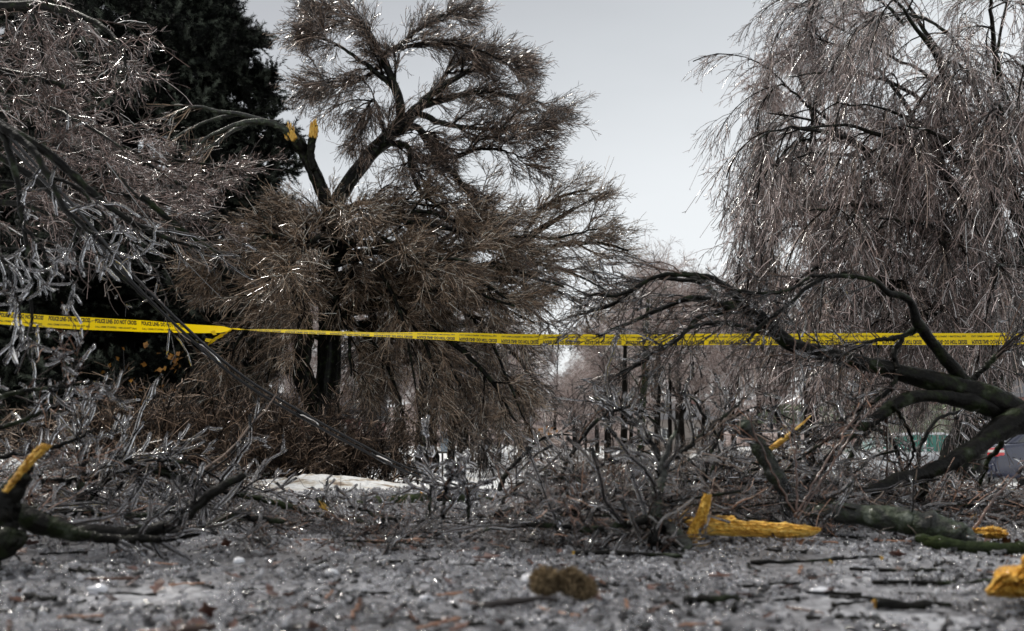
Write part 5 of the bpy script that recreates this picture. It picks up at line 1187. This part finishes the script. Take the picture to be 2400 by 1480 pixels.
LMK = [(60, 2.0, 'torn orange splintered end'), (300, 2.2, 'black wet bough'), (480, 2.4, 'forking tip of the black bough'), (400, 3, 'lichened limbs bottom left'), (150, 4.2, 'upright iced branchlets at far left'), (700, 3, 'snow bank'), (860, 2.9, 'green-barked branch'),
       (1000, 2.6, 'upright glass-iced twigs'), (1180, 3.5, 'thin black branch leaning to the road end'), (1250, 2.6, 'reddish bare branch'), (1400, 3.2, 'low reddish branch, farther back'), (1540, 2.4, 'grey forked branch'), (1640, 2.4, 'yellow stake'), (1480, 4.2, 'straight dark trunks'),
       (1740, 2.6, 'yellow split plank'), (1790, 3.4, 'lichen limb'), (1900, 2.7, 'foot of the reddish stems'), (2050, 2.7, 'thick pale log'), (2300, 2.6, 'orange torn wood end'), (2150, 3.6, 'long rough bough'), (2050, 4.6, 'white parked car'), (2350, 4.4, 'navy parked car'), (2380, 3.2, 'base of the big fallen tree'), (1850, 4.4, 'right-hand snow patch')]
cnt = 0
zones = [(-40, 640, 2.4, 4.6, 56), (560, 1250, 2.3, 3.3, 42), (1260, 1800, 2.4, 4.4, 92), (1800, 2480, 2.6, 4.2, 62), (1330, 2200, 3.0, 4.4, 40)]
ZL = ['bare iced branchlet in the tangle heaped at the bottom left', 'bare iced branchlet lying before the snow bank', 'bare iced branchlet in the heap across the middle of the road',
      'bare iced branchlet in the heap under the big fallen tree', 'bare iced branchlet raised on the heap right of the road end']
for zi, (x0, x1, y0, y1, n) in enumerate(zones):
    for _ in range(n):
        Y = r.uniform(y0, y1); px = r.uniform(x0, x1); p = G(px, Y)
        p[2] += abs(r.normal(0, (.08, .012, .05, .045, .11)[zi]))
        k = cnt % 5; zs = .78 if px < 1300 and zi in (1, 2) else 1.1
        if cnt < 5: o = bl[k]; o.location = p; sc = zs * r.uniform(.4, .8); o.scale = (sc,) * 3; o.rotation_euler = (r.normal(0, .25), r.normal(0, .3), r.uniform(0, 6.28))
        else: o = copy_thing(bl[k], p, r.uniform(0, 6.28), zs * r.uniform(.35, .8), tilt=(r.normal(0, .2), r.normal(0, .2)))
        best = min(LMK, key=lambda q_: abs(q_[0] - px) + 60 * abs(q_[1] - Y)); side = 'left of' if px < best[0] - 25 else 'right of' if px > best[0] + 25 else 'by'
        size = 'long' if o.scale[0] > .66 else 'short' if o.scale[0] < .5 else 'mid-sized'; up = 'raised' if p[2] - height(p[0], p[1]) > .09 else 'flat-lying'
        lab = f'{size} {up} iced branchlet {side} the {best[2]}'; tag(o, lab, 'branchlet', lab.replace('branchlet', 'branchlets')); cnt += 1

# ------------------------------------------------------------------ ice rubble over the near road
def ico():
    import bmesh
    bm = bmesh.new(); bmesh.ops.create_icosphere(bm, subdivisions=1, radius=1); V = np.array([v.co[:] for v in bm.verts]); F = np.array([[v.index for v in f.verts] for f in bm.faces]); bm.free(); return V, F
IV, IF = ico()
def scatter_ico(name, pos, size, flat, mat, r, tone=None):
    n = len(pos); q = r.normal(size=(n, 4)); q /= np.linalg.norm(q, axis=1)[:, None]; a, b, c, d = q.T
    Rm = np.stack([np.stack([1 - 2 * (c * c + d * d), 2 * (b * c - a * d), 2 * (b * d + a * c)], -1), np.stack([2 * (b * c + a * d), 1 - 2 * (b * b + d * d), 2 * (c * d - a * b)], -1), np.stack([2 * (b * d - a * c), 2 * (c * d + a * b), 1 - 2 * (b * b + c * c)], -1)], 1)
    sc = size[:, None] * np.exp(r.normal(0, .38, (n, 3)))
    V = IV[None] * sc[:, None] * (1 + r.normal(0, .14, (n, len(IV), 1)))
    V = np.einsum('nij,nkj->nki', Rm, V); V[..., 2] *= flat; V += pos[:, None]
    F = (IF[None] + (np.arange(n) * len(IV))[:, None, None]).reshape(-1, 3)
    if tone is None: tone = r.uniform(0, 1, n)
    return mesh_np(name, V.reshape(-1, 3), F, mat, None, np.repeat(tone, len(IV)))
def piece_mesh(name, seed, mat, sub=2, flat=.6, ang=.16):
    import bmesh
    rr_ = np.random.default_rng(seed); bm = bmesh.new(); bmesh.ops.create_icosphere(bm, subdivisions=sub, radius=1)
    pl = [(nrm(rr_.normal(size=3)), rr_.uniform(.45, .8)) for _ in range(5)]; ph = rr_.uniform(0, 6, 4); sq = np.exp(rr_.normal(0, .35, 3))
    for v in bm.verts:
        c = np.array(v.co[:])
        for nn_, d_ in pl:
            k = c @ nn_ - d_
            if k > 0: c = c - nn_ * k * .85
        c = c * (1 + ang * math.sin(3 * c[0] + ph[0]) * math.sin(3 * c[1] + ph[1])) * sq; c[2] *= flat; v.co = Vector(c)
    for f in bm.faces: f.smooth = True
    me = bpy.data.meshes.new(name); bm.to_mesh(me); bm.free(); me.materials.append(mat); return me
def tube_piece(name, seed, mat):     # a curved sleeve of ice that fell off a twig
    rr_ = np.random.default_rng(seed); a = np.linspace(0, rr_.uniform(.8, 2.0), 8); C = np.stack([np.sin(a) * 1.6, np.cos(a) * 1.6 - 1.2, .3 + .1 * np.sin(a * 3)], 1)
    V, Q, T = tubes([(C[None], np.full((1, 8), .5) * (1 + .2 * rr_.normal(size=(1, 8))))], 7, .08, True)
    o = mesh_np(name, V, Q, mat); me = o.data; bpy.data.objects.remove(o); return me
def spread(n, p_):
    n2 = int(n * 1.9); Y = .9 + 5.4 * r.random(n2) ** p_; X = (r.random(n2) - .5) * 2 * (Y * .74 + .4)
    f = np.sin(X * 5.1 + 2 * np.sin(Y * 3.3)) * np.sin(Y * 6.7 + 1.7 * np.sin(X * 4.1)) + .5 * np.sin(X * 17 + Y * 3) * np.sin(Y * 21 - X * 5)
    k = np.argsort(-(f * .45 + r.random(n2)))[:n]; return X[k], Y[k]
n = 38000; X, Y = spread(n, 1.6)
sz = np.clip(np.exp(r.normal(-5.6, .5, n)), 0, .009) * (1 + .10 * Y)
pos = np.stack([X, Y, height(X, Y) + .004 + sz * r.uniform(.1, .9, n)], 1)
gn_scatter('ice_rubble', 'broken bits of fallen ice strewn thick over the near road', pos, sz, [piece_mesh('ice_piece', k, RUBBLE, 2, .45, .4) for k in range(4)] + [tube_piece('ice_sleeve', k, RUBBLE) for k in range(8)], 3)
n = 7500; X, Y = spread(n, 1.5); sz = np.clip(np.exp(r.normal(-5.15, .35, n)), 0, .009) * (1 + .08 * Y)
pos = np.stack([X, Y, height(X, Y) + .006 + sz * .5], 1)
gn_scatter('clear_ice_bits', 'clear glassy bits of ice lying on top of the rubble', pos, sz, [piece_mesh('clear_piece', 20 + k, ICE) for k in range(4)] + [tube_piece('clear_sleeve', 30 + k, ICE) for k in range(4)], 4)
# larger single ice lumps
def lump(label, px, py, s, mat=ICE, group='clear ice lumps on the near road', name='ice_lump', catn='ice lump', sq=(1, .8, .6)):
    Y = CAMH * F_PX / (py - HZ) * 1.0; p = P(px, py, Y); p[2] = s * sq[2] * .8
    V = IV * s * np.array(sq); import bmesh
    me = bpy.data.meshes.new(name); bm = bmesh.new(); bmesh.ops.create_icosphere(bm, subdivisions=3, radius=1)
    rr_ = np.random.default_rng(int(px)); ph = rr_.uniform(0, 6, 6)
    for v in bm.verts:
        c = v.co; k = 1 + .12 * math.sin(3 * c.x + ph[0]) + .12 * math.sin(4 * c.y + ph[1]) + .08 * math.sin(7 * c.z + ph[2]) + .05 * math.sin(9 * c.x + 8 * c.y + ph[3])
        v.co = Vector((c.x * s * sq[0] * k, c.y * s * sq[1] * k, c.z * s * sq[2] * k))
    for f in bm.faces: f.smooth = True
    bm.to_mesh(me); bm.free(); me.materials.append(mat); o = bpy.data.objects.new(name, me); COL.objects.link(o); o.location = p
    return tag(o, label, catn, group)
WICE = m_plain('white_ice', (0.72, 0.73, 0.77), 0.12, coat=1)
MOSS = m_noise('dry_moss', [(0.3, (0.07, 0.045, 0.020)), (0.7, (0.34, 0.25, 0.14))], 40, 0.95, 1.0, .01, 90)
for px, py, s, lab in [(1240, 1352, .020, 'rounded white ice lump left of the brown moss clump'), (230, 1375, .02, 'white ice lump in the blurred ice at the left, above the dark bark scrap'), (780, 1340, .018, 'white ice curl lying left of the middle'),
                       (1920, 1380, .018, 'white ice lump in the blurred ice below the log'), (560, 1310, .016, 'white ice lump in front of the forking bough'), (1000, 1395, .015, 'flat white ice piece left of the moss clump, nearer')]:
    lump(lab, px, py, s, WICE, None)
t = thing('moss_clump', 'fuzzy brown moss clump, two lobed, on the ice in the middle foreground', 'moss clump', None, (0, 0, 0))
pc = P(1320, 1398, 1.585); t.location = (pc[0], pc[1], .014)
mv = []
for cx, cz, rad in ((-.034, .030, .030), (.014, .030, .028), (.040, .016, .022)):
    a = r.normal(size=(1500, 3)); a = nrm(a); m = len(a); base = a * rad * r.uniform(.6, 1, (m, 1)) * np.array([1, .9, .85]) + np.array([cx, 0, cz]); d = nrm(a + r.normal(0, .6, a.shape)); sd_ = nrm(np.cross(d, r.normal(size=d.shape))) * .0016
    mv.append(np.stack([base - sd_, base + sd_, base + d * .010], 1).reshape(-1, 3))
mv = np.concatenate(mv); mesh_np('moss_strands', mv, np.arange(len(mv)).reshape(-1, 3), MOSS, t, smooth=False)['kind'] = 'stuff'
for cx, cz, rad in ((-.034, .030, .027), (.014, .030, .025), (.040, .016, .020)):
    V = IV * rad * np.array([1, .9, .85]) + np.array([cx, 0, cz]); mesh_np('moss_core', V, IF, MOSS, t)

# scraps: twigs, bark and leaves lying on the ice
GL = [(90, 'dark bark stub'), (330, 'long reddish twig'), (560, 'left white ice lump'), (780, 'white ice curl'), (930, 'twig before the snow'), (1120, 'crumpled orange-brown leaf'), (1320, 'brown moss clump'),
      (1480, 'twig with a yellow knob'), (1690, 'yellow stake'), (1920, 'ice lump below the log'), (2140, 'knobbly yellow-ended twig'), (2330, 'yellow wood chunk')]
def scrap_label(kind, px, py, sc, what):
    b_ = min(GL, key=lambda q_: abs(q_[0] - px)); side = 'left of' if px < b_[0] - 20 else 'right of' if px > b_[0] + 20 else 'by'
    dist = 'at the bottom edge' if py > 1425 else 'in near ice' if py > 1350 else 'midway out' if py > 1290 else 'by the debris'
    big = 'longish' if sc > 1.15 else 'middling' if sc > .8 else 'tiny'
    return f'{big} {what} {dist}, {side} the {b_[1]}'
def scrap_twig(seed, L_, rad):
    rr_ = np.random.default_rng(seed); k = 10; s = np.linspace(-.5, .5, k)
    C = np.stack([s * L_, np.cumsum(rr_.normal(0, L_ * .03, k)), rad * .9 + np.abs(np.cumsum(rr_.normal(0, rad * .25, k)))], 1); R = rad * (1 + rr_.normal(0, .2, k)) * np.linspace(1, .6, k)
    o = tube_obj('broken_twig', [(C[None], R[None])], BARK if seed % 3 else TWIG_RED, None, 7, .12, True); return o
def place_ground(o, px, py, rz, sc=1):
    Y = CAMH * F_PX / (py - HZ); p = P(px, py, Y); o.location = (p[0], p[1], .006); o.rotation_euler = (0, 0, rz); o.scale = (sc,) * 3
named = [(1215, 1415, .15, .007, .15, 'dark bent twig lying nearest, left below the moss clump'), (90, 1400, .09, .008, -.5, 'short thick dark bark stub in the blurred ice at far left'), (2140, 1415, .13, .009, -.1, 'dark knobbly twig with a yellow end at lower right'),
         (1180, 1265, .22, .006, -.3, 'brown twig with a yellow cut end in front of the debris, middle'), (1480, 1300, .30, .007, -.2, 'long dark twig with a yellow broken knob lying before the forked branch'), (1850, 1315, .20, .006, 0, 'dark twig before the yellow split plank'),
         (920, 1270, .20, .006, .15, 'dark twig lying before the green-barked branch'), (2200, 1360, .30, .006, .1, 'long thin dark twig lying left of the blurred yellow chunk'), (1660, 1405, .10, .009, .1, 'dark curved bark piece at lower right of the moss clump'),
         (450, 1475, .07, .008, .2, 'dark lump of bark at the bottom edge, left'), (2100, 1335, .20, .005, -.4, 'thin black twig in front of the green mossy branch'), (2000, 1310, .17, .006, .3, 'dark twig with peeled yellow end in front of the log'),
         (1340, 1278, .18, .006, -.5, 'dark twig with yellow tip right of the long brown one'), (860, 1385, .12, .004, -.1, 'thin reddish twig left of the middle foreground'), (230, 1335, .15, .004, -.1, 'reddish twig at left in front of the black bough'), (700, 1460, .10, .004, -.2, 'reddish twig at the bottom left, blurred')]
for k, (px, py, L_, rad, rz, lab) in enumerate(named):
    o = scrap_twig(k, L_, rad); place_ground(o, px, py, rz); tag(o, lab, 'twig')
    if 'yellow' in lab:
        e_ = jag('broken_end', (L_ * .5 if k % 2 else -L_ * .5, 0, rad), (L_ * .5 + .012 if k % 2 else -L_ * .5 - .012, 0, rad), rad * 1.5, None, WOODV, 4, seed=k); e_.parent = o
base_tw = [scrap_twig(50 + k, .08, .0028) for k in range(6)]
for k in range(230):
    py = HZ + 185 + 250 * r.random() ** 1.8; px = r.uniform(0, 2400); k6 = k % 6
    if k < 6: o = base_tw[k6]
    else: o = base_tw[k6].copy(); COL.objects.link(o)
    sc_ = r.uniform(.5, 1.5); place_ground(o, px, py, r.uniform(0, 6.28), sc_); lab = scrap_label('twig', px, py, sc_, 'dark twig bit'); tag(o, lab, 'twig', lab)
def leaf_proto(seed):
    rr_ = np.random.default_rng(seed); shp = [(-1, 0), (-.5, -.45), (-.1, -.35), (.1, -.8), (.4, -.35), (1, -.1), (.5, .3), (.2, .8), (-.1, .35), (-.6, .5)]
    V = np.array([(u, v, .25 * abs(v) + .1 * u * u + rr_.normal(0, .05)) for u, v in shp] + [(u * .9, v * .9, .25 * abs(v) + .1 * u * u - .06) for u, v in shp]) * .018
    Q = [np.array([[0, 1, 2, 3, 4, 5, 6, 7, 8, 9], [19, 18, 17, 16, 15, 14, 13, 12, 11, 10]]), np.array([[i, (i + 1) % 10, 10 + (i + 1) % 10, 10 + i] for i in range(10)])]
    return mesh_np('fallen_leaf', V, Q, LEAF, smooth=False)
lp = [leaf_proto(k) for k in range(3)]
for k in range(130):
    py = HZ + 190 + 240 * r.random() ** 1.6; px = r.uniform(0, 2400)
    o = lp[k % 3] if k < 3 else lp[k % 3].copy()
    if k >= 3: COL.objects.link(o)
    sc_ = r.uniform(.5, 1.4); place_ground(o, px, py, r.uniform(0, 6.28), sc_); o.location.z = .014; o.rotation_euler = (r.normal(0, .4), r.normal(0, .4), r.uniform(0, 6.28)); lab = scrap_label('leaf', px, py, sc_, 'brown leaf scrap'); tag(o, lab, 'leaf', lab)
for k, (px, py, sc, lab) in enumerate([(1140, 1312, 2.2, 'crumpled orange-brown leaf lying left above the moss clump'), (1690, 1355, 1.8, 'reddish leaf tuft frozen in ice below the yellow stake')]):
    o = lp[k].copy(); COL.objects.link(o); place_ground(o, px, py, .4, sc); o['group'] = ''; o.location.z = .018; tag(o, lab, 'leaf')
    if 'group' in o: del o['group']
print('TRIS', TRI[0])
